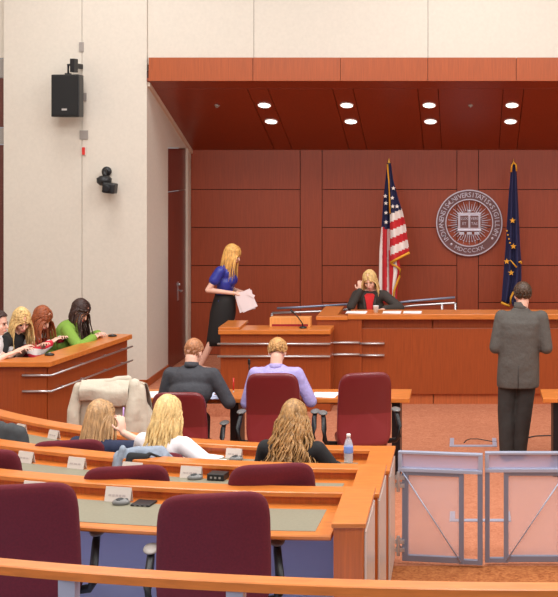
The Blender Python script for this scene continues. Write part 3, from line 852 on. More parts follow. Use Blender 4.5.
# name cards, mice and black boxes on the desks
def card(k, px, w, h, label, r_off=.215):
    h *= .9
    t, p = arcpt(RF[k] + r_off, px)
    z = FL[k] + .7735
    m = MB()
    T = M.Rotation(-.28, 4, 'X')
    m.box(-w / 2, w / 2, -.0015, .0015, 0, h, M.Translation((0, .0, 0)) @ T)
    m.box(-w / 2, w / 2, -.0015, .0015, 0, h, M.Translation((0, .04, 0)) @ M.Rotation(.2, 4, 'X'))
    m.cur = 1
    rr = random.Random(int(px * 7))
    def words(zc, hh, x0, x1):
        x = x0
        while x < x1:
            l = rr.uniform(.012, .03); m.box(x, min(x + l, x1), -.003, -.001, zc - hh / 2, zc + hh / 2, T); x += l + .006
    words(h * .45, h * .13, -w * .36, w * .3)
    o = m.build('name_card', [MT['card'], MT['ink']]); o.location = (p.x, p.y, z); o.rotation_euler = (0, 0, t)
    return tag(o, label, 'name card', 'folded name cards on the desks')
card(0, 19, .105, .075, 'leftmost white name card on the front row desk, above the dark coat')
card(0, 52, .105, .075, 'white name card on the front row desk left of the ash blonde woman')
card(0, 233, .125, .08, 'white name card on the front row desk by the writing hand of the blonde woman')
card(1, 24, .13, .085, 'leftmost white name card on the middle row desk')
card(1, 75, .135, .085, 'white name card on the middle row desk below the front row maroon chair')
card(1, 131, .15, .085, 'white name card on the middle row desk below the denim jacket')
card(1, 190, .15, .085, 'white name card on the middle row desk next to the black control box')
card(2, 33, .155, .09, 'white name card mostly hidden by the nearest left maroon chair')
card(2, 117, .165, .095, 'white name card on the rear row desk between its two maroon chairs')
def mouse(k, px, r_off, label, cat='computer mouse'):
    t, p = arcpt(RF[k] + r_off, px)
    e = empty('computer_mouse', (p.x, p.y, FL[k] + .7735), t - PI / 2 + .3, label, cat, 'dark mice on the desks')
    m = MB(); m.ell((0, 0, .012), (.033, .052, .024), nu=18, nv=10)
    for i, v in enumerate(m.v): v.z = max(v.z, 0)
    m.build('shell', MT['greypad'], e)
    MB().ell((0, .03, .028), (.005, .012, .008), nu=8, nv=6).build('scroll_wheel', MT['black'], e)
    MB().ell((0, -.004, .02), (.027, .035, .0185), nu=14, nv=8).build('palm_cover', MT['black'], e)
mouse(2, 121, .25, 'dark mouse on the rear row desk in front of its name card')
mouse(1, 195, .23, 'dark mouse on the middle row desk in front of a name card')
mouse(0, 236, .26, 'dark mouse on the front row desk beside the name card near curly hair')
mouse(0, 58, .33, 'dark mouse on the front row desk left of the ash blonde woman')
def gadget(k, px, r_off, w, dd, h, name, label, cat):
    t, p = arcpt(RF[k] + r_off, px)
    e = empty(name, (p.x, p.y, FL[k] + .7735), t, label, cat)
    MB().box(-w / 2, w / 2, -dd / 2, dd / 2, 0, h).build('casing', MT['black'], e, min(.006, h * .3))
    m = MB()
    for i in range(3): m.box(-w * .3 + i * w * .25, -w * .3 + i * w * .25 + w * .12, -dd / 2 - .002, -dd / 2 + .003, h * .35, h * .65)
    m.build('ports', MT['grey'], e)
gadget(1, 218, .2, .12, .1, .045, 'control_box', 'small black control box on the middle row desk left of its right chair', 'control box')
gadget(2, 144, .22, .12, .11, .012, 'flat_device', 'flat black device on the rear row desk right of the mouse', 'device')

# ================================================================== chairs
def pillow(m, w, h, t, shape, rad=.09, N=40, taper=0, T=None, e_=5.5):
    """padded slab: rounded outline in x-z, bulging in y; shape(x, z) bends it"""
    def outline(s):
        out = []
        for i in range(N):
            a = 2 * PI * i / N
            c_, s_ = cos(a), sin(a)
            x = w / 2 * math.copysign(abs(c_) ** (2 / e_), c_); z_ = h / 2 * math.copysign(abs(s_) ** (2 / e_), s_)
            k_ = 1 - taper * (z_ / h + .5)
            out.append((x * k_, z_))
        return out
    base = outline(1)
    rings = []
    lv = [(.02, -1), (.4, -1), (.8, -.97), (.93, -.85), (.985, -.55), (1, 0), (.985, .55), (.93, .85), (.8, .97), (.4, 1), (.02, 1)]
    for s, y in lv:
        ring = []
        for x, z_ in base:
            dx = (1 - s) * min(w, h) / 2 if s > .5 else None
            if dx is None: X, Z = x * s, z_ * s
            else: X, Z = x * (1 - 2 * dx / w), z_ * (1 - 2 * dx / h)
            ring.append(V((X, y * t / 2 + shape(X, Z), Z + h / 2)))
        rings.append(ring)
    o = m.smooth; m.smooth = True; m.rings(rings, True, T); m.smooth = o
def swivel_chair(label, loc, rz, mat, matlow, w=.56, zb=.47, hb=.62, group=None, bend=.06, recl=.12, aw=.045, py=.11, pad='greypad'):
    e = empty('swivel_chair', loc, rz, label, 'chair', group)
    m = MB(); pillow(m, w * .92, .48, .09, lambda x, z_: .02 * (z_ / .24) ** 2, T=M.Translation((0, -.22, .455)) @ M.Rotation(-PI / 2, 4, 'X'))
    m.build('seat', mat, e)
    sh = lambda x, z_: -recl * (z_ / hb + .5) - bend * 2 * abs(z_ / hb + .12) + .5 * x * x
    m = MB(); pillow(m, w, hb, .075, sh, taper=.05, T=M.Translation((0, -.20, zb)))
    b = m.build('backrest', [mat, matlow], e)
    hl = hb * .44
    bm = bmesh.new(); bm.from_mesh(b.data)
    bmesh.ops.bisect_plane(bm, geom=bm.verts[:] + bm.edges[:] + bm.faces[:], plane_co=(0, 0, zb + hl), plane_no=(0, 0, 1))
    for f_ in bm.faces:
        if f_.calc_center_median().z < zb + hl: f_.material_index = 1
    bm.to_mesh(b.data); bm.free()
    for s in (-1, 1):
        xa = s * (w / 2 + aw)
        m = MB(); m.tube([(s * .2, -.03, .42), (xa - s * .02, -.03, .43), (xa, -.06, .47), (xa + s * .005, -.05, .56), (xa, py - .08, .64), (xa, py - .02, .665)], [.022, .024, .024, .024, .022, .02], 10)
        a = m.build('armrest', MT['black'], e)
        m = MB(); m.ell((xa, py, .68), (.044, .09, .017), nu=18, nv=8); m.build('arm_pad', MT[pad], a)
    MB().lathe([(0, .1), (.028, .1), (.028, .28), (.018, .28), (.018, .40), (.07, .41), (.07, .425), (0, .425)], 14).build('gas_column', MT['blackmetal'], e)
    for k in range(5):
        a = 2 * PI * k / 5 + .3
        m = MB(); m.tube([(0, 0, .105), (.14 * cos(a), .14 * sin(a), .095), (.255 * cos(a), .255 * sin(a), .07)], [.028, .022, .016], 8)
        l = m.build('leg', MT['black'], e)
        p = V((.255 * cos(a), .255 * sin(a), .028))
        m = MB(); m.lathe([(0, -.022), (.026, -.02), (.028, -.01), (.028, .01), (.026, .02), (0, .022)], 12, M.Translation(p) @ M.Rotation(a + PI / 2, 4, 'Z') @ M.Rotation(PI / 2, 4, 'Y'))
        m.tube([p, p + V((0, 0, .045))], .009, 6); m.build('caster', MT['black'], l)
    return e
def put_chair(src, label, loc, rz, group):
    c = copy_tree(src); c.location = loc; c.rotation_euler = (0, 0, rz); tag(c, label, 'chair', group); return c
GA = 'maroon fabric chairs of the seating rows'
GB = 'burgundy leather chairs at the counsel table'
def rowspot(k, px, ro=.66, rz=.2):
    t, p = arcpt(RF[k] + ro + .29, px); p.z = FL[k]
    return p + V((-sin(rz), cos(rz), 0)) * .29, rz
p, t = rowspot(2, 214, .74)
RC = swivel_chair('maroon fabric swivel chair at the rear row desk, whole back seen, nearest right', p, t, MT['maroon'], MT['maroon'], w=.60, zb=.44, hb=.665, group=GA, bend=.02, recl=.10, aw=.04, py=.18, pad='grey')  # lighter grey arm pads: their glossy reflection is put into the colour
for k, px, ro, lb, dr_ in ((2, 21, .74, 'maroon fabric swivel chair at the rear row desk, cut off by the left edge', 1),
                      (1, 272, .64, 'maroon fabric chair at the middle row desk in front of the curly haired woman', .99),
                      (1, 126, .64, 'maroon fabric chair at the middle row desk below the denim jacket', .945),
                      (1, -22, .64, 'maroon fabric chair at the middle row desk, only its right corner in view', .96),
                      (0, 68, .60, 'maroon fabric chair at the front row desk left of the ash blonde woman', .91)):
    p, t = rowspot(k, px, ro); put_chair(RC, lb, p, t, GA).scale = ((1 if k == 2 else .92), 1, dr_)
def tp(px, d): return V(((px - CX0) * (d - .27) / F, d, 0))
LC = swivel_chair('empty burgundy leather swivel chair at the counsel table, turned slightly left', tp(358.5, 11.02) , .22, MT['leather'], MT['leatherlit'], w=.50, zb=.43, hb=.685, group=GB, bend=.05, recl=.06, aw=.09)
put_chair(LC, 'burgundy leather chair behind the man in the lavender shirt', tp(272, 11.0), .02, GB)
put_chair(LC, 'burgundy leather chair behind the man in the charcoal suit', tp(178, 10.98), .03, GB).scale = (1, 1, .85)
CC = put_chair(LC, 'swivel chair under the beige coat at the left end of the counsel table', tp(107, 10.98), .0, GB); CC.scale = (1, 1, .93)

# ================================================================== glass gates
def gate(name, hinge_x, y, sgn, rz, label):
    """sgn = +1: hinged at its left end"""
    e = empty(name, (hinge_x, y, 0), rz, label, 'gate', 'pair of glass aisle gates')
    W, H = .635, .845
    X = lambda a: (a if sgn > 0 else -a)
    def bx(m, a, b, z0, z1, th=.022):
        x0, x1 = sorted((X(a), X(b))); m.box(x0, x1, -th, th, z0, z1)
    m = MB(); bx(m, 0, W, H - .018, H); bx(m, .0, .03, .715, H - .018, .02); bx(m, W - .03, W, .715, H - .018, .02); bx(m, 0, W, .695, .722, .026)
    m.build('top_frame', MT['alubright'], e, .003)
    m = MB(); bx(m, .03, .075, .03, .70, .018); bx(m, .46, .495, .02, .70, .018); bx(m, .03, .495, .025, .07, .0165); bx(m, .07, .465, .668, .694, .015); bx(m, W - .035, W, .02, .70, .018); bx(m, .49, W, .0205, .055, .0155)
    m.build('frame', MT['alu'], e, .003)
    m = MB(); bx(m, .03, W - .03, .722, H - .018, .004); m.build('glass_band', MT['bandglass'], e)
    m = MB(); bx(m, .07, .465, .065, .67, .004); m.build('glass_panel', MT['glass'], e)
    MB().tube([(X(.03), -.024, .70), (X(.475), -.024, .04)], .005, 6).build('tension_rod', MT['alubright'], e)
    for zh in (.14, .62):
        m = MB(); x0, x1 = sorted((X(-.02), X(.05)))
        m.box(x0, x1, -.03, .03, zh - .045, zh - .015).box(x0, x1, -.03, .03, zh + .015, zh + .045); m.tube([(X(.004), -.028, zh - .075), (X(.004), -.028, zh + .075)], .013, 10)
        m.build('hinge', MT['silver'], e, .003)
    return e
gate('glass_gate', (398.5 - CX0) * 9.0 / F, 9.0, 1, -.14, 'aluminium framed glass gate hinged on the front row desk end, slightly ajar')
gate('glass_gate', (485 - CX0) * 8.97 / F + .635, 8.97, -1, 0, 'aluminium framed glass gate at the right, cut off by the photo edge')

# floor boxes, cables
def floorbox(px0, px1, y0, y1, label):
    d0, d1 = dz(y1, 0), dz(y0, 0); xa, xb = (px0 - CX0) * d0 / F, (px1 - CX0) * d0 / F
    e = empty('floor_box', ((xa + xb) / 2, (d0 + d1) / 2, 0), 0, label, 'floor box')
    hx, hy = (xb - xa) / 2, (d1 - d0) / 2
    m = MB(); m.box(-hx, hx, -hy, -hy + .05, 0, .012).box(-hx, -hx + .045, -hy + .05, hy, 0, .012).box(hx - .045, hx, -hy + .05, hy, 0, .012)
    m.build('frame', MT['alubright'], e, .002)
    MB().box(-hx + .045, hx - .045, -hy + .05, hy, 0, .006).build('carpeted_lid', MT['carpet'], e)
floorbox(449.5, 497, 439, 447, 'flat metal framed floor box beside the feet of the standing man')
floorbox(449.5, 511, 512.5, 522, 'flat metal framed floor box seen through the glass gates')
def cable(pts, label, r=.006):
    q = [at(px, py, dz(py, .008)) for px, py in pts]
    tag(MB().tube(q, r, 6).build('cable', MT['black']), label, 'cable')
cable([(464, 443), (466, 440.5), (470, 439), (478, 439), (486, 440.5), (492, 441.5), (497, 442)], 'thin black cable curling over the floor box by the standing man')
cable([(528, 437.5), (535, 436), (545, 435.5), (553, 435.5), (562, 436)], 'thin dark cable on the carpet between the standing man and right table')

# rear guard rail
RR = 9.8; RC_ = (.35, 14.66)
RZ = 1.335
e = empty('guard_rail', (0, 0, 0), 0, 'long curved wooden guard rail across the bottom of the photo on metal posts', 'rail')
ZR = 1.335
MB().arc([(RR - .045, ZR - .04), (RR - .045, ZR - .004), (RR - .04, ZR), (RR + .04, ZR), (RR + .045, ZR - .004), (RR + .045, ZR - .04)], -.36, .12, 30, RC_).build('handrail', MT['deskwood'], e)
for px in (51.5, 232, 418):
    X = (px - CX0) * 4.86 / F; t = math.asin((X - RC_[0]) / RR)
    yy = RC_[1] - RR * cos(t)
    zf = FL[2] if X < XE else -.002
    MB().box(X - .036, X + .036, yy - .035, yy + .035, zf, ZR - .04).box(X - .06, X + .06, yy - .06, yy + .06, zf, zf + .012).build('post', MT['alubright'], e, .004)

# water bottle on the front row ledge
t, p = arcpt(RF[0] + .2, 349.5)
z0 = FL[0] + .7735
p = at(349.5, 460, dz(460, z0))
e = empty('water_bottle', (p.x, CEN[1] - RF[0] - .19, z0), 0, 'clear plastic water bottle with a blue label on the front row desk', 'bottle')
MB().lathe([(0, 0), (.03, 0), (.034, .006), (.033, .03), (.034, .05), (.034, .125), (.033, .135), (.024, .165), (.013, .185), (.013, .196), (0, .196)], 20).build('body', MT['bottle'], e)
MB().lathe([(0, .19), (.0155, .19), (.0155, .212), (.014, .214), (0, .214)], 16).build('cap', MT['white'], e)
MB().lathe([(.0345, .075), (.0352, .078), (.0352, .122), (.0345, .125)], 20).build('label', MT['bluelabel'], e)

# papers and cup on the bench ledge
zl_ = bZ(319) + .065
for px, w_, lb in ((356.5, .25, 'white papers on the bench ledge in front of the judge, left of the cup'), (392, .22, 'white papers on the bench ledge right of the cup'), (412.5, .22, 'rightmost white papers on the bench ledge')):
    o = sheet('paper_sheet', px, 312, zl_, w_, .2, 0, MT['paper'], lb)
    o.location = ((px - CX0) * (YBN + .1) / F, YBN + .1, zl_)
c = (376 - CX0) * (YBN + .13) / F
e = empty('paper_cup', (c, YBN + .12, zl_), 0, 'small white paper cup on the bench ledge in front of the judge', 'cup')
MB().lathe([(0, 0), (.026, 0), (.035, .08), (.037, .082), (.033, .08), (.025, .006), (0, .006)], 18).build('body', MT['white'], e)
# ================================================================== people
def ik(S, W, l1, l2, hint):
    d = W - S; L = d.length; Lm = (l1 + l2) * .995
    k = 1.0
    if L > Lm: k = L / Lm; l1 *= k * 1.002; l2 *= k * 1.002
    u = d / L; a = (l1 * l1 - l2 * l2 + L * L) / (2 * L); h = math.sqrt(max(0, l1 * l1 - a * a))
    hint = V(hint); p = hint - u * hint.dot(u)
    if p.length < 1e-4: p = V((0, 0, -1))
    return S + u * a + p.normalized() * h

def headR(pitch=0, yaw=0, roll=0):
    """pitch > 0 looks down, yaw > 0 turns to the own left"""
    return (M.Rotation(yaw, 3, 'Z') @ M.Rotation(-pitch, 3, 'X') @ M.Rotation(roll, 3, 'Y'))

def hand(m, W, f, n, right, curl=.5, k=1.0):
    f = V(f).normalized(); n = V(n); n = (n - f * n.dot(f)).normalized()
    t = f.cross(n) if right else n.cross(f)
    R = M((t, f, n)).transposed()
    m.ell(W + f * .05 * k, (.040 * k, .052 * k, .017 * k), R, 12, 8)
    for off, L, sp in ((.031, .066, .16), (.0105, .076, .04), (-.010, .070, -.06), (-.030, .054, -.18)):
        p = W + f * .088 * k + t * off * k; a = curl * .35; d0 = (f + t * sp)
        d0.normalize(); r = .0088 * k
        for seg in (.42, .33, .25):
            dd = d0 * cos(a) + n * sin(a); q = p + dd * L * seg * k * 1.12
            m.cap(p, q, r, r * .92, 8); p = q; r *= .92; a += curl * .75
    p = W + f * .022 * k + t * .03 * k
    for dd, L in ((f * .55 + t * .75 + n * .2, .042), (f * .85 + t * .3 + n * .35, .034)):
        dd.normalize(); q = p + dd * L * k; m.cap(p, q, .0115 * k, .0098 * k, 8); p = q

class Fig: pass

def base_pose(stand=False, seat=.47, lean=.12, neck=.2, H=None, Rh=None, sw=.175, P=None):
    g = Fig(); g.sw = sw
    g.P = V(P) if P else V((0, 0, seat + .09))
    sp = V((0, sin(lean), cos(lean))); g.sp = sp
    sp2 = V((0, sin(lean * 1.35), cos(lean * 1.35)))
    g.C = g.P + sp * .29
    g.N = g.C + sp2 * .22
    g.R = Rh if Rh is not None else headR()
    g.H = V(H) if H else g.N + V((0, sin(neck), cos(neck))) * .155
    g.SL = g.N + V((-sw, -.01, -.055)); g.SR = g.N + V((sw, -.01, -.055))
    if not stand:
        g.hipL = g.P + V((-.09, .02, -.02)); g.hipR = g.P + V((.09, .02, -.02))
        g.knL = V((-.11, .42, seat + .05)); g.knR = V((.11, .42, seat + .05))
        g.anL = V((-.11, .40, .09)); g.anR = V((.11, .40, .09))
    return g

def arms(g, WL, WR, hl=(-.6, -.5, -.7), hr=(.6, -.5, -.7), l1=.285, l2=.25):
    g.WL, g.WR = V(WL), V(WR)
    g.EL = ik(g.SL, g.WL, l1, l2, hl); g.ER = ik(g.SR, g.WR, l1, l2, hr)

def torso(m, g, k=0.0, bw=1.0, bust=0, hips=1.0, neck=True):
    """trunk of stacked ellipsoids that follow the spine; k inflates it"""
    def fr(dirn):
        z = dirn.normalized(); x = V((1, 0, 0)); y = z.cross(x); return M((x, y, z)).transposed()
    A = fr(g.C - g.P); B = fr(g.N - g.C)
    m.ell(g.P, ((.165 * hips * bw + k), .115 * bw + k, .12 + k), A, 18, 11)
    m.ell(g.P.lerp(g.C, .5), (.142 * bw + k, .105 * bw + k, .15), A, 18, 11)
    m.ell(g.C, (.158 * bw + k, .115 * bw + k, .15), A.lerp(B, .5) if hasattr(A, 'lerp') else A, 18, 11)
    m.ell(g.C.lerp(g.N, .55), (.155 * bw + k, .095 + k, .11 + k * .5), B, 18, 11)
    m.cap(g.SL + V((.045, 0, -.01)), g.SR + V((-.045, 0, -.01)), .062 + k * .7, .062 + k * .7, 12)
    if neck: m.cap(g.N + V((-.05, -.01, -.03)), g.N + V((.05, -.01, -.03)), .055 + k * .6, .055 + k * .6, 12)
    if bust:
        for s in (-1, 1): m.ell(g.C + V((s * .07, .085 * bw + k, .03)), (.065, .05, .065), None, 12, 8)

def head_shapes(m, g, female=True):
    R, H = g.R, g.H
    L = lambda x, y, z: H + R @ V((x, y, z))
    m.ell(L(0, -.012, .03), (.075, .094, .088), R, 20, 13)
    m.ell(L(0, .022, -.035), (.057 if female else .061, .066, .083), R, 16, 11)
    m.ell(L(0, .052, -.094), (.027 if female else .033, .028, .023), R, 12, 8)
    for s in (-1, 1):
        m.ell(L(s * .032, .053, -.03), (.028, .028, .034), R, 10, 8)
        m.ell(L(s * .075, -.008, -.012), (.011, .022, .032), R, 10, 8)
    m.cap(L(0, .086, .006), L(0, .106, -.029), .009, .0135, 10)
    m.ell(L(0, .068, .022), (.048, .02, .014), R, 12, 8)
    m.ell(L(0, .082, -.063), (.024, .014, .015), R, 10, 8)
    r = .047 if female else .056
    m.cap(g.N + V((0, -.015, -.06)), L(0, -.028, -.055), r * 1.06, r, 14)

def face_parts(g, e, brow):
    R, H = g.R, g.H
    L = lambda x, y, z: H + R @ V((x, y, z))
    for s in (-1, 1):
        MB().ell(L(s * .031, .083, .002), (.013, .008, .0065), R, 10, 6).build('eye', MT['eye'], e)
        MB().cap(L(s * .017, .091, .021), L(s * .046, .079, .021), .0048, .0036, 6).build('eyebrow', brow, e)
    MB().ell(L(0, .095, -.063), (.021, .008, .0075), R, 12, 6).build('mouth', MT['lips'], e)

def limbs(m, g, sc=1.0):
    for s, S, E_, W in ((-1, g.SL, g.EL, g.WL), (1, g.SR, g.ER, g.WR)):
        m.cap(S, E_, .047 * sc, .038 * sc); m.cap(E_, W, .038 * sc, .025 * sc)

def hair(name, g, e, mat, L=.4, n=190, fall=(0, -.12, -1), curl=0, r=.012, flare=.15, seed=1, bob=False, maxz=None, part=0.0, lift=1.0, keep=None, gather=None, lim0=1.30, limR=None, backL=1.0):
    """long hair: locks run down the skull, part above the face, then hang"""
    rn = random.Random(seed); m = MB(); R, H = g.R, g.H
    c0 = V((0, -.012, .03)); rad = V((.079, .100, .094)) * lift
    m.ell(H + R @ (c0 + V((0, -.020, .010))), (rad.x * 1.0, rad.y * .90, rad.z * 1.0), R, 20, 13)
    for i in range(n):
        az = rn.uniform(-PI, PI); e0 = math.asin(rn.uniform(.05, .995))
        pts = []; el = e0; a = az
        jit = rn.uniform(.99, 1.06)
        lim = (limR if limR and a >= part else lim0) + rn.uniform(-.06, .3)
        sg = 1 if a >= part else -1
        steps = 0
        while el > -.12 and steps < 24:
            d = V((cos(el) * sin(a), cos(el) * cos(a), sin(el)))
            p = c0 + V((d.x * rad.x, d.y * rad.y, d.z * rad.z)) * jit
            pts.append(H + R @ p)
            el -= .17
            if abs(a) < lim: a += sg * min(.45, lim - abs(a))
            steps += 1
        if len(pts) < 2: 
            d = V((sin(a), cos(a), 0)); pts = [H + R @ (c0 + V((d.x * rad.x, d.y * rad.y, .06))), H + R @ (c0 + V((d.x * rad.x, d.y * rad.y, .0)))]
        run = sum((q - p).length for p, q in zip(pts, pts[1:]))
        d = (pts[-1] - pts[-2]).normalized(); out = R @ V((sin(a), cos(a), 0)); out.z = 0
        f = (V(fall) + out * flare * rn.uniform(.3, 1.3) + V((rn.uniform(-.08, .08), rn.uniform(-.06, .06), 0))).normalized()
        LL = L * rn.uniform(.78, 1.08) * (backL if abs(a) > 2.2 else 1); p = pts[-1].copy(); ph = rn.uniform(0, 6.28); st = .028
        k = 0
        while run < LL and k < 40:
            d = (d * .62 + f * .38).normalized(); 
            if gather is not None:
                q = (V(gather) - p); q.z = 0
                if q.length > .02: d = (d + q * .9).normalized()
            p = p + d * st; run += st; k += 1
            lq = R.transposed() @ (p - H)
            if lq.y > -.01 and abs(lq.x) < .074 and -.20 < lq.z < .07:
                lq.x = sg * .078; p = H + R @ lq
            q = p.copy()
            if curl:
                q += V((sin(ph + k * 1.15), cos(ph + k * 1.15) * .6, 0)) * curl
            pts.append(q)
        nn = len(pts); rr = [r * (.55 + .45 * sin(PI * min(1, (j + 1) / nn * 1.2) ** .7)) * (1 if j < nn * .7 else max(.25, 1 - (j - nn * .7) / (nn * .36))) for j in range(nn)]
        m.tube(pts, rr, 5, flat=.75)
    return m.build(name, mat, e, fix=False)

def short_hair(name, g, e, mat, seed=1, r=.009, n=320, puff=1.0, front=.75, back=-.42):
    """short cut: overlapping short locks that lie along the skull"""
    rn = random.Random(seed); m = MB(); R, H = g.R, g.H
    c0 = V((0, -.012, .03)); rad = V((.078, .097, .091)) * puff
    m.ell(H + R @ (c0 + V((0, -.014, .014))), (rad.x, rad.y * .92, rad.z * .96), R, 22, 14)
    for i in range(n):
        a = rn.uniform(-PI, PI); ca = cos(a)
        low = back + (front - back) * max(0, min(1, (ca + .45) / 1.2)) ** 1.2
        el = rn.uniform(low, 1.5); pts = []
        tw = rn.uniform(-.35, .35)
        for k in range(4):
            d = V((cos(el) * sin(a), cos(el) * cos(a), sin(el)))
            q = (1.02 + .035 * sin(k * .9)) * rn.uniform(1.0, 1.02)
            pts.append(H + R @ (c0 + V((d.x * rad.x, d.y * rad.y, d.z * rad.z)) * q))
            el = max(el - .14, low - .1); a += tw * .12
        m.tube(pts, [r * .7, r, r * .8, r * .3], 5, flat=.6)
    return m.build(name, mat, e, fix=False)

def shoes(e, g, feet, mat, heel=0):
    for an, fd in feet:
        m = MB(); f = V(fd).normalized(); a = V(an)
        m.cap(a + V((0, 0, -.03)) - f * .03, V((a.x, a.y, 0)) + f * .13 + V((0, 0, .034)), .042, .034, 12)
        m.cap(V((a.x, a.y, .036)) - f * .05, V((a.x, a.y, .034)) + f * .15, .036, .034, 12)
        for i, v in enumerate(m.v): v.z = max(v.z, .002)
        blob(m, 'shoe', mat, e, .008, 3)

def sleeves(m, g, k, upto=1.0, fore=1.0, r0=.056, r1=.047, r2=.038):
    for S, E_, W in ((g.SL, g.EL, g.WL), (g.SR, g.ER, g.WR)):
        m.cap(S, S.lerp(E_, upto), r0 + k, (r0 + (r1 - r0) * upto) + k)
        if upto >= 1: m.cap(E_, E_.lerp(W, fore), r1 + k, r1 + (r2 - r1) * fore + k)

def legs_body(m, g):
    for h, k, a in ((g.hipL, g.knL, g.anL), (g.hipR, g.knR, g.anR)):
        m.cap(h, k, .075, .052); m.cap(k, a, .052, .036); m.cap(a + V((0, 0, -.04)), a + V((0, .13, -.055)), .034, .028)

def legs_cloth(m, g, k=.014, hem=0):
    for h, kn, a in ((g.hipL, g.knL, g.anL), (g.hipR, g.knR, g.anR)):
        m.cap(h, kn, .082 + k, .06 + k); m.cap(kn, a + V((0, 0, hem)), .06 + k, .048 + k)

def seated(label, loc, rz, g, skin, top, hairfn, female=True, bw=1.0, sleeve=1.0, fore=.96, k=.012, legmat=None, bust=True, handdir=None, curl=.6, collar=None, shoe=None, brow=None, topname='shirt', vox=.007, neck=True):
    e = empty('person', loc, rz, label, 'person')
    m = MB(); torso(m, g, -.004, bw); head_shapes(m, g, female); limbs(m, g); legs_body(m, g)
    hd = handdir or {}
    for s, W, E_ in ((0, g.WL, g.EL), (1, g.WR, g.ER)):
        f, n = hd.get(s, ((W - E_).normalized() + V((0, 0, -.1)), V((0, 0, -1))))
        hand(m, W, f, n, bool(s), curl)
    blob(m, 'body', skin, e, vox, 5)
    face_parts(g, e, brow or MT['brown'])
    m = MB(); torso(m, g, k, bw, bust, 1.0, neck); sleeves(m, g, k * .5, sleeve, fore)
    if collar: m.cap(g.N + V((-.02, -.02, -.01)), g.N + V((.02, -.02, .025)), collar, collar * .96, 14)
    blob(m, topname, top, e, .009, 7)
    m = MB(); legs_cloth(m, g); m.ell(g.P + V((0, .01, -.03)), (.175 * bw + .012, .125 * bw + .012, .1))
    blob(m, 'trousers', legmat or MT['blackcloth'], e, .011, 5)
    shoes(e, g, [(g.anL, (0, 1, 0)), (g.anR, (0, 1, 0))], shoe or MT['black'])
    hairfn(g, e)
    return e

# ---- man in charcoal suit at the counsel table
g = base_pose(lean=.16, neck=.42, Rh=headR(.42, -.22, 0), sw=.20, seat=.475)
zt_ = ZT + .035
arms(g, (-.22, .35, zt_), (.24, .33, zt_ + .01), (-.35, -.5, -.8), (.55, -.5, -.6), .30, .26)
g.P.x -= .07
for q in (g.hipL, g.hipR): q.x -= .07
for q in (g.knL, g.knR, g.anL, g.anR): q.x -= .10
def h1(g, e): short_hair('hair', g, e, MT['reddish'], 3, .006, 480, .975, .72, -.8)
loc = V(((189 - CX0) * 11.07 / F, 11.07, 0))
pe = seated('man in a charcoal suit jacket writing at the counsel table, seen from behind', loc, -.06, g, MT['skinpale'], MT['suitdark'], h1, False, 1.14, k=.03, bust=False, topname='jacket', legmat=MT['suitdark'], brow=MT['reddish'])
m = MB(); m.lathe([(.064, -.02), (.068, .0), (.064, .03), (.058, .03), (.058, -.02)], 20, M.Translation(g.N + V((0, -.014, .032))) @ M.Rotation(-.25, 4, 'X'))
m.build('collar', MT['suitdark'], pe)

# ---- man in lavender shirt
g = base_pose(lean=.22, neck=.5, Rh=headR(.55, 0, 0), sw=.195, seat=.475)
arms(g, (-.20, .38, zt_), (.24, .36, zt_), (-.4, -.5, -.8), (.5, -.5, -.7), .29, .26)
def h2(g, e): short_hair('hair', g, e, MT['sandy'], 5, .010, 460, 1.03, .7, -.55)
loc = V(((274 - CX0) * 11.12 / F, 11.12, 0))
pe = seated('man in a lavender dress shirt bent over the counsel table, seen from behind', loc, 0, g, MT['skinpale'], MT['lavender'], h2, False, 1.08, k=.022, bust=False, legmat=MT['suitdark'], brow=MT['sandy'])
m = MB(); m.lathe([(.062, -.02), (.065, .0), (.062, .028), (.057, .028), (.057, -.02)], 20, M.Translation(g.N + V((0, -.018, .012))) @ M.Rotation(-.25, 4, 'X'))
m.build('collar', MT['lavender'], pe)

# ---- standing man in the grey suit
loc = V(((516 - CX0) * 12.0 / F, 12.0, 0))
e = empty('person', loc, -.05, 'standing man in a dark grey suit seen from behind, facing the bench', 'person')
g = base_pose(True, P=(.02, 0, .95), lean=.03, neck=.12, Rh=headR(.12, .25, 0), sw=.205)
g.C = V((.03, .01, 1.24)); g.N = V((.045, .03, 1.49)); g.H = V((.065, .055, 1.645))
g.SL = V((-.14, .01, 1.425)); g.SR = V((.25, .01, 1.425))
arms(g, (-.13, .27, 1.10), (.22, .27, 1.10), (-.75, -.35, -.9), (.75, -.35, -.9), .30, .27); g.EL = V((-.205, -.04, 1.13)); g.ER = V((.305, -.04, 1.13))
g.hipL = V((-.075, 0, .90)); g.hipR = V((.115, 0, .90))
g.knL = V((-.095, .02, .50)); g.knR = V((.075, .03, .50)); g.anL = V((-.095, 0, .09)); g.anR = V((.035, .06, .09))
m = MB(); torso(m, g, -.004, 1.05); head_shapes(m, g, False); limbs(m, g, 1.08); legs_body(m, g)
for s, W in ((0, g.WL), (1, g.WR)): hand(m, W, V((.35 if s == 0 else -.35, .8, .1)), V((.6 if s == 0 else -.6, 0, -.6)), bool(s), .8, 1.05)
blob(m, 'body', MT['skinpale'], e, .007, 5); face_parts(g, e, MT['brown'])
short_hair('hair', g, e, MT['brown'], 8, .008, 460, 1.06, .72, -.60)
m = MB()
m.loft([(V((.02, .0, .735)), .212, .15), (V((.02, 0, .80)), .214, .152), (V((.025, 0, .98)), .208, .148), (V((.03, .005, 1.12)), .203, .142), (V((.035, .01, 1.28)), .215, .145), (V((.04, .012, 1.38)), .222, .13), (V((.043, .015, 1.445)), .19, .10), (V((.045, .02, 1.49)), .105, .075), (V((.045, .022, 1.525)), .068, .066)], 28, 2.5)
m.cap(g.SL + V((.02, 0, -.008)), g.SR + V((-.02, 0, -.008)), .072, .072, 14)
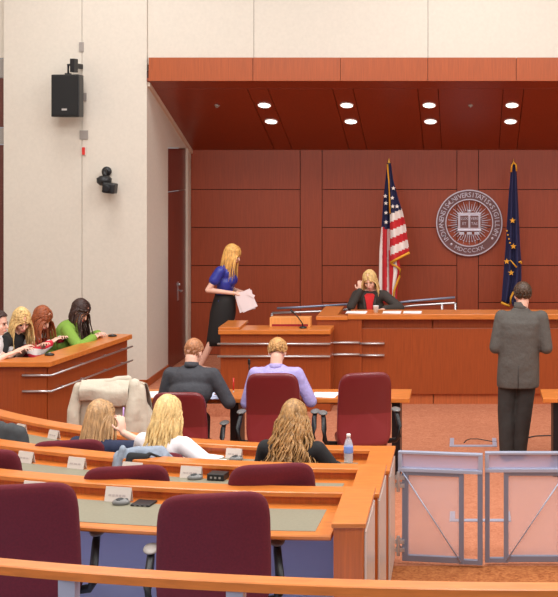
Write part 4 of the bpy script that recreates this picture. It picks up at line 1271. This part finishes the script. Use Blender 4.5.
for S, E_, W in ((g.SL, g.EL, g.WL), (g.SR, g.ER, g.WR)):
    m.cap(S, E_, .076, .064); m.cap(E_, E_.lerp(W, .93), .064, .05)
blob(m, 'jacket', MT['suit'], e, .009, 12)
m = MB(); m.tube([(.022, -.1515, .74), (.024, -.153, .86), (.026, -.148, .97)], [.004, .004, .002], 6); m.build('vent', MT['trouser'], e)
m = MB(); m.lathe([(.066, -.03), (.073, .0), (.066, .05), (.060, .05), (.058, -.03)], 22, M.Translation(g.N + V((.003, -.004, .035))) @ M.Rotation(-.15, 4, 'X')); m.build('collar', MT['suit'], e)
m = MB()
for h, kn, a in ((g.hipL, g.knL, g.anL), (g.hipR, g.knR, g.anR)):
    m.cap(h, kn, .106, .092); m.cap(kn, a + V((0, 0, -.02)), .092, .072)
m.ell((.02, 0, .88), (.195, .13, .13))
blob(m, 'trousers', MT['trouser'], e, .010, 6)
shoes(e, g, [(g.anL, (-.15, 1, 0)), (g.anR, (.2, 1, 0))], MT['black'])

# ---- woman walking on the platform
SWK = F / 15.2
loc = V(((225 - CX0) / SWK, 15.2, ZP))
e = empty('person', loc, -PI / 2, 'woman with long golden hair in a blue satin blouse and black skirt, walking with papers', 'person')
g = base_pose(True, P=(0, -.02, .93), lean=.05, Rh=headR(.42, -.1, 0), sw=.165)
g.C = V((0, .01, 1.17)); g.N = V((0, .02, 1.385)); g.H = V((0, .095, 1.525))
g.SL = V((-.165, .01, 1.325)); g.SR = V((.165, -.03, 1.325))
arms(g, (-.05, .24, 1.03), (.13, .15, 1.05), (-.6, -.6, -.4), (.6, -.9, -.2), .27, .25); g.ER = V((.21, -.17, 1.10))
g.hipL = V((-.085, -.02, .90)); g.hipR = V((.085, -.02, .90))
g.knL = V((-.09, .10, .50)); g.anL = V((-.09, .20, .10)); g.knR = V((.08, -.12, .49)); g.anR = V((.07, -.30, .14))
m = MB(); torso(m, g, -.004, .92); head_shapes(m, g, True); limbs(m, g, .95); legs_body(m, g)
hand(m, g.WL, V((.3, .9, -.2)), V((.5, 0, -.6)), False, .7, .95); hand(m, g.WR, V((-.35, .9, -.15)), V((-.5, .1, -.7)), True, .7, .95)
blob(m, 'body', MT['skinpale'], e, .006, 5); face_parts(g, e, MT['goldblonde'])
m = MB(); torso(m, g, .012, .90, True)
m.v = [v for v in m.v]
for S, E_ in ((g.SL, g.EL), (g.SR, g.ER)):
    m.cap(S + V((0, 0, .005)), S.lerp(E_, .46), .066, .07)
blob(m, 'blouse', MT['blue'], e, .008, 5)
m = MB(); m.loft([(V((0, -.085, .385)), .15, .150), (V((0, -.075, .46)), .155, .152), (V((0, -.05, .62)), .165, .155), (V((0, -.025, .80)), .178, .16), (V((0, -.01, .93)), .162, .142), (V((0, .005, 1.03)), .14, .125)], 28, 2.1)
m.build('skirt', MT['skirt'], e)
shoes(e, g, [(g.anL, (0, 1, 0)), (V((.07, -.30, .11)), (0, 1, 0))], MT['black'])
hair('hair', g, e, MT['goldblonde'], .40, 330, (0, -.10, -1), 0, .009, .04, 11, lim0=1.4, limR=1.95)
MB().tube([g.WR + V((.02 * cos(a), -.012, .024 * sin(a))) * 1.25 for a in [k * PI / 6 for k in range(13)]], .004, 6).build('bracelet', MT['gold'], e)
# the papers she holds
c = at(244.5, 300, 15.08)
m = MB()
for k, (a, b_) in enumerate(((.28, 0), (.20, .012), (.42, -.012))):
    m.box(-.10, .10, -.0012, .0012, -.14, .105, M.Translation((.01 * k, b_, .005 * k)) @ M.Rotation(-a, 4, 'Y'))
m.box(.0, .10, -.0012, .0012, -.02, .02, M.Translation((.04, -.02, .09)) @ M.Rotation(.5, 4, 'Y'))
o = m.build('held_papers', MT['pinkpaper']); o.location = c; tag(o, 'white papers held in front of her by the walking woman', 'paper')

# ---- judge
loc = V(((371 - CX0) * 15.5 / F, 15.5, ZP))
g = base_pose(lean=.20, neck=.45, Rh=headR(.36, -.10, .10), sw=.175, seat=.46)
arms(g, (-.20, .36, .845), (.125, .17, 1.05), (-.9, -.3, -.3), (1, .1, -.6), .28, .25); g.ER = V((.24, .20, .855))
def hj(g, e): hair('hair', g, e, MT['paleblonde'], .24, 300, (0, -.05, -1), 0, .010, .10, 21, lift=1.0, lim0=1.62)
HD = {0: (V((.5, .8, -.1)), V((0, 0, -1))), 1: (V((.0, -.1, 1)), V((-.2, -.8, .1)))}
pe = seated('blonde woman in black jacket and red blouse at the bench, hand to face', loc, PI, g, MT['skinpale'], MT['judgejacket'], hj, True, 1.0, k=.02, topname='jacket', handdir=HD, curl=1.0, brow=MT['blonde'], bust=False, neck=False)
# blouse shows in the jacket opening
m = MB(); A = g.C + V((0, .135, -.13)); 
pts = [(-.016, -.19), (.016, -.19), (.034, .06), (.05, .15), (.03, .17), (-.03, .17), (-.05, .15), (-.034, .06)]
def front_y(z): 
    z0 = g.P.z
    return None
rings = []
for dd in (0, .05):
    ring = []
    for x, z_ in pts:
        x *= 1.3; z_ = z_ * 1.12
        p = g.C + g.sp * z_; ring.append(V((x, p.y + .172 - dd - max(0, z_ - .05) * .10 - abs(x) * .25, p.z)))
    rings.append(ring)
m.rings(rings); m.build('blouse', MT['redknit'], pe, .004)
for s in (-1, 1):
    m = MB(); q = [g.C + V((s * x, .178 - max(0, z_ - .05) * .22 + yy, z_)) for x, z_, yy in ((.018, -.17, .012), (.06, .03, .006), (.066, .12, -.008), (.05, .165, -.05))]
    m.tube(q, [.012, .022, .022, .014], 8, flat=.5); m.build('lapel', MT['judgejacket'], pe)

# ---- jurors
def juror(label, px, d, X, g, top, hairfn, rz=0, **kw):
    return seated(label, V((X, d, ZP)), -PI / 2 + rz, g, kw.pop('skin', MT['skinpale']), top, hairfn, **kw)
# green jumper
g = base_pose(lean=.30, neck=.62, Rh=headR(.72, -.25, 0), sw=.185, seat=.405)
arms(g, (-.16, .42, .82), (.12, .42, .82), (-.8, -.4, -.4), (.9, -.5, -.3), .27, .24)
juror('woman with long dark hair in a lime green top, rightmost in the jury box', 66, 13.02, -4.48, g, MT['green'], lambda g, e: hair('hair', g, e, MT['darkbrown'], .48, 330, (0, .16, -1), .004, .010, .04, 31, lim0=1.5, limR=1.85, backL=.4), .12, female=True, bw=1.3, k=.026, brow=MT['darkbrown'])
# striped
g = base_pose(lean=.28, neck=.6, Rh=headR(.65, -.3, 0), sw=.165, seat=.37)
arms(g, (-.14, .40, .83), (.14, .38, .83), (-.7, -.4, -.5), (.7, -.5, -.4), .26, .23)
juror('woman with auburn hair in a red and white striped top in the jury box', 40, 12.68, -4.75, g, MT['striped'], lambda g, e: hair('hair', g, e, MT['auburn'], .34, 330, (0, .14, -1), .003, .010, .03, 37, lim0=1.5, limR=1.8, backL=.4), .0, bw=.95, k=.014, brow=MT['auburn'])
# black top
g = base_pose(lean=.24, neck=.55, Rh=headR(.55, -.75, 0), sw=.175, seat=.39)
arms(g, (-.12, .40, .83), (.20, .30, .835), (-.7, -.4, -.5), (.6, -.9, -.2), .27, .24)
juror('blonde woman in a black short-sleeved top leaning on the jury box ledge', 20, 12.33, -4.80, g, MT['blackcloth'], lambda g, e: hair('hair', g, e, MT['paleblonde'], .38, 330, (0, .02, -1), .002, .010, .05, 41, lim0=1.5, limR=1.95, backL=.8), -.1, sleeve=.45, bw=1.05, k=.012, brow=MT['blonde'])
# leftmost
g = base_pose(lean=.16, neck=.3, Rh=headR(.18, -.05, 0), sw=.175, seat=.385)
arms(g, (-.14, .36, .83), (.2, .30, .835), (-.7, -.4, -.5), (.6, -.9, -.2), .27, .24)
juror('person with short dark hair in a white top at the left edge of the photo', 2, 11.97, -4.83, g, MT['whitecloth'], lambda g, e: short_hair('hair', g, e, MT['darkbrown'], 43, .009, 320, 1.02, .7, -.5), .0, bw=1.0, k=.016, collar=.066, sleeve=.5, brow=MT['darkbrown'])
e = empty('jury_bench', (-4.55, 12.45, ZP), .0, 'low dark bench seat the jurors sit on behind the jury box front', 'bench')
MB().box(-.50, .10, -.72, .80, .27, .325).build('seat', MT['black'], e, .02)
for y_ in (-.6, .55): MB().box(-.4, .0, y_ - .04, y_ + .04, 0, .27).build('leg', MT['blackmetal'], e)

# ---- women in the front seating row
def row_person(label, px, ro, g, top, hairfn, drz=0, **kw):
    t, p = arcpt(RF[0] + ro, px)
    return seated(label, p, t + drz, g, kw.pop('skin', MT['skinpale']), top, hairfn, **kw)
zd = .775 + .03
g = base_pose(lean=.16, neck=.35, Rh=headR(.28, -.30, -.05), sw=.17, seat=.375)
arms(g, (-.18, .36, zd), (.155, .20, 1.0), (-.8, -.4, -.3), (.9, .3, -.6), .27, .24)
HD = {1: (V((-.25, .1, 1)), V((-.8, .2, 0)))}
row_person('woman with straight ash blonde hair and navy top, hand at her cheek', 88, .76, g, MT['navy'], lambda g, e: hair('hair', g, e, MT['ashblonde'], .43, 230, (0, -.22, -1), 0, .012, .05, 51), 0, handdir=HD, fore=.35, k=.014, brow=MT['ashblonde'], curl=1.0)
t, p = arcpt(RF[0] + .76, 88)
Tm = M.Translation(p) @ M.Rotation(t, 4, 'Z')
m = MB(); a = Tm @ (g.WR + V((-.035, .05, .10))); m.tube([a + V((0, 0, -.03)), a + V((.004, .0, .075))], .006, 8)
tag(m.build('ballpoint_pen', plain('lilac_plastic', rgb(196, 160, 220), .4)), 'lilac pen held up by the ash blonde woman', 'pen')

g = base_pose(lean=.15, neck=.3, Rh=headR(.42, .05, -.08), sw=.175, seat=.45)
arms(g, (-.14, .38, zd), (.37, .31, zd), (-.8, -.4, -.3), (.7, -.6, -.2), .28, .25)
row_person('blonde woman in a white shirt writing, right arm stretched out, front seating row', 157, .78, g, MT['whitecloth'], lambda g, e: hair('hair', g, e, MT['paleblonde'], .46, 240, (0, -.20, -1), .006, .013, .10, 57), -.1, fore=.9, k=.018, brow=MT['blonde'])
g = base_pose(lean=.13, neck=.3, Rh=headR(.35, 0, 0), sw=.185, seat=.455)
arms(g, (-.16, .38, zd), (.25, .36, zd), (-.5, -.4, -.8), (.6, -.4, -.6), .29, .26)
row_person('woman with long curly light brown hair in a black top, front seating row', 289, .78, g, MT['blackcloth'], lambda g, e: hair('hair', g, e, MT['curlybrown'], .50, 300, (0, -.2, -1), .014, .010, .25, 61, lift=1.03), 0, bw=1.05, k=.016, brow=MT['brown'])
# what they sit on, and the clothes on the chairs
t, p = arcpt(RF[0] + .76, 150)
JC = put_chair(RC, 'maroon chair mostly under the denim jacket, front seating row', tuple(rowspot(0, 145, .64)[0]), rowspot(0, 145, .64)[1], GA); JC.scale = (1, 1, .88)
swivel_chair('low backed maroon chair under the curly haired woman', tuple(arcpt(RF[0] + .72, 289)[1]), arcpt(RF[0] + .72, 289)[0], MT['maroon'], MT['maroon'], w=.46, zb=.43, hb=.34, bend=.02, recl=.03)
put_chair(RC, 'maroon chair covered by a dark grey coat, front seating row, left edge', tuple(rowspot(0, -8, .60)[0]), rowspot(0, -8, .60)[1], GA).scale = (.9, 1, .88)

def drape(name, label, cat, px, ro, w, top, shapes, mat, extra=None):
    t, p = arcpt(RF[0] + ro, px)
    e = empty(name, p, t, label, cat)
    return e
p, t = rowspot(0, 147, .64)
e = empty('denim_jacket', p + V((0, 0, -.105)), t, 'grey denim jacket with black lining slung over a chair between the two blonde women', 'jacket')
m = MB()
yb = -.34
m.cap((-.29, yb, 1.06), (-.08, yb - .01, 1.10), .055, .045); m.cap((-.08, yb - .01, 1.10), (.16, yb, 1.085), .04, .05); m.cap((.1, yb + .01, 1.09), (.24, yb, 1.02), .045, .05)
for x, z0_ in ((-.30, .70), (-.2, .66), (-.1, .64), (0, .63), (.1, .65), (.2, .68)):
    m.cap((x * .95, yb - .02, 1.05), (x, yb - .035, z0_), .058, .062)
m.cap((-.29, yb, 1.06), (-.36, yb - .02, .72), .055, .05)
m.cap((.05, yb - .06, 1.07), (.28, yb - .05, .98), .03, .034)
m.cap((-.24, yb - .04, 1.13), (-.30, yb - .05, 1.0), .035, .04)
m.v = [V((v.x * .66, v.y, v.z)) for v in m.v]; blob(m, 'cloth', MT['greycloth'], e, .011, 4)
m = MB(); m.cap((-.16, yb - .06, 1.07), (.01, yb - .085, 1.075), .045, .03); m.cap((-.17, yb - .075, 1.05), (-.13, yb - .09, .8), .04, .035); m.cap((-.05, yb - .08, 1.06), (-.03, yb - .09, .82), .035, .035)
m.cap((.03, yb - .07, 1.105), (.20, yb - .075, 1.055), .011, .012); m.cap((.18, yb - .08, 1.07), (.26, yb - .07, .96), .012, .012)
m.v = [V((v.x * .66, v.y, v.z)) for v in m.v]; blob(m, 'black_lining', MT['blackcloth'], e, .009, 4)
p, t = rowspot(0, -8, .60)
e = empty('dark_coat', p + V((-.02, 0, -.10)), t, 'dark grey coat hung over a chair back at the left edge, front seating row', 'coat')
m = MB()
for x in (-.28, -.2, -.1, 0, .1, .2, .27):
    zt2 = 1.115 - .6 * max(0, abs(x) - .1) ** 1.5
    x *= .85; m.cap((x * .95, yb + .0, zt2), (x * 1.12, yb - .05, .66), .06, .065); m.cap((x * .95, yb, zt2), (x, yb + .12, .92), .045, .04)
m.cap((.23, yb, 1.04), (.28, yb - .0, .70), .06, .055)
blob(m, 'cloth', MT['darkgreycloth'], e, .012, 4)
MB().tube([(.02, yb - .10, 1.1), (.05, yb - .115, .9), (.05, yb - .12, .7)], .012, 6).build('seam_fold', MT['blackcloth'], e)
o = sheet('paper_sheet', 203, 449, .7745, .22, .29, -.5, MT['paper'], 'white papers under the hand of the blonde woman in white')
t, p = arcpt(RF[0] + .30, 200); o.location = (p.x, p.y, .7745)

# ---- beige coat over the chair at the counsel table
e = empty('beige_coat', CC.location + V((.04, 0, -.068)), 0, 'beige trench coat draped over a chair back at the left end of the counsel table', 'coat')
m = MB(); nx_, ny_ = 40, 34
prof = [(-.02, .80), (-.09, .96), (-.20, 1.085), (-.275, 1.112), (-.34, 1.09), (-.36, 1.0), (-.35, .85), (-.35, .7), (-.36, .52), (-.37, .44)]
def pp(v):
    f = v * (len(prof) - 1); i = min(int(f), len(prof) - 2); f -= i
    return prof[i][0] + (prof[i + 1][0] - prof[i][0]) * f, prof[i][1] + (prof[i + 1][1] - prof[i][1]) * f
vs = []
for j in range(ny_ + 1):
    v = j / ny_; y_, z_ = pp(v)
    for i in range(nx_ + 1):
        u = i / nx_ * 2 - 1
        x = u * (.30 + .03 * max(0, v - .4))
        y2 = y_ + (.05 * abs(u) ** 3 if v > .4 else 0) - .016 * sin(u * 9 + 2) * max(0, v - .45) * 2
        vs.append((x, y2, z_ - .03 * max(0, abs(u) - .72) * 3))
m.smooth = True; m.add(vs, [(j * (nx_ + 1) + i, j * (nx_ + 1) + i + 1, (j + 1) * (nx_ + 1) + i + 1, (j + 1) * (nx_ + 1) + i) for j in range(ny_) for i in range(nx_)])
thicken(m.build('back', MT['coatdark'], e), .014)
m = MB(); vs = []; nx2, ny2 = 30, 14
for j in range(ny2 + 1):
    v = j / ny2
    for i in range(nx2 + 1):
        u = i / nx2; x = -.245 + .43 * u; zlow = .955 - .055 * u + .012 * sin(u * 7)
        z_ = 1.125 + (zlow - 1.125) * v
        vs.append((x, -.335 - .055 * min(1, v * 2.5) - .02 * sin(v * 3) - .012 * sin(u * 8 + v * 3), z_))
m.smooth = True; m.add(vs, [(j * (nx2 + 1) + i, j * (nx2 + 1) + i + 1, (j + 1) * (nx2 + 1) + i + 1, (j + 1) * (nx2 + 1) + i) for j in range(ny2) for i in range(nx2)])
thicken(m.build('cape_flap', MT['coat'], e), .012)
m = MB(); m.cap((-.27, -.33, 1.06), (-.31, -.36, .86), .05, .055); m.cap((-.31, -.36, .86), (-.315, -.37, .47), .055, .06); blob(m, 'sleeve', MT['coat'], e, .011, 4)
m = MB(); m.cap((.22, -.33, 1.085), (.22, -.385, .85), .06, .065); m.cap((.22, -.385, .85), (.17, -.40, .46), .065, .075); m.cap((.27, -.32, 1.04), (.30, -.34, .8), .05, .05); m.cap((.30, -.34, .8), (.33, -.34, .48), .05, .06)
m.cap((.31, -.30, .88), (.42, -.28, .68), .04, .05); m.cap((.42, -.28, .68), (.43, -.28, .5), .05, .05); blob(m, 'sleeve', MT['coat'], e, .011, 16)
m = MB(); m.cap((.05, -.30, 1.12), (.16, -.31, 1.13), .035, .035); m.cap((-.2, -.32, 1.10), (.1, -.31, 1.115), .03, .03); blob(m, 'collar', MT['coat'], e, .010, 3)
# ================================================================== light and camera
def area(name, loc, size, power, col=(1, .975, .95), rot=(0, 0, 0), sy=None):
    l = bpy.data.lights.new(name, 'AREA'); l.energy = power; l.color = col; l.size = size
    if sy: l.shape = 'RECTANGLE'; l.size_y = sy
    o = bpy.data.objects.new(name, l); COL.objects.link(o); o.location = loc; o.rotation_euler = rot
    return o
# ceiling lamps high over the seats and the well; rearmost row added as fill
for y, p in ((-.5, 260), (3.5, 190), (6.5, 190), (9.5, 210), (12.3, 180)):
    for x in (-4.2, 0, 4.2):
        area('ceiling_light', (x, y, TOP - .1), 1.6, p)
# stage lamps aimed at the front
for x in (-2.5, 2.5):
    area('stage_light', (x, 7.0, TOP - .3), .8, 160, rot=(math.radians(52), 0, 0))
for row, yy in (('f', 15.14), ('r', 15.67)):
    for x in LX:
        l = bpy.data.lights.new('downlight', 'SPOT'); l.energy = 22; l.spot_size = 1.9; l.spot_blend = .6; l.color = (1, .93, .9); l.shadow_soft_size = .07
        o = bpy.data.objects.new('downlight', l); COL.objects.link(o); o.location = (x, yy - .01, CZ + SL * (YB - yy) - .03)
w = bpy.data.worlds.new('world'); scn.world = w; w.use_nodes = True
w.node_tree.nodes['Background'].inputs['Color'].default_value = (.96, .97, 1, 1)
w.node_tree.nodes['Background'].inputs['Strength'].default_value = .6

cam = bpy.data.cameras.new('camera'); co = bpy.data.objects.new('camera', cam); COL.objects.link(co)
co.location = (0, 0, CZ); co.rotation_euler = (PI / 2, 0, 0)
cam.sensor_fit = 'HORIZONTAL'; cam.sensor_width = 36; cam.lens = F / 558 * 36
cam.shift_x = -(CX0 - 279) / 558; cam.shift_y = -(298.5 - CY0) / 558
cam.clip_start = .05
scn.camera = co
scn.view_settings.view_transform = 'Standard'; scn.view_settings.look = 'None'
scn.view_settings.exposure = -1.02; scn.view_settings.gamma = 1; scn.view_settings.use_curve_mapping = False
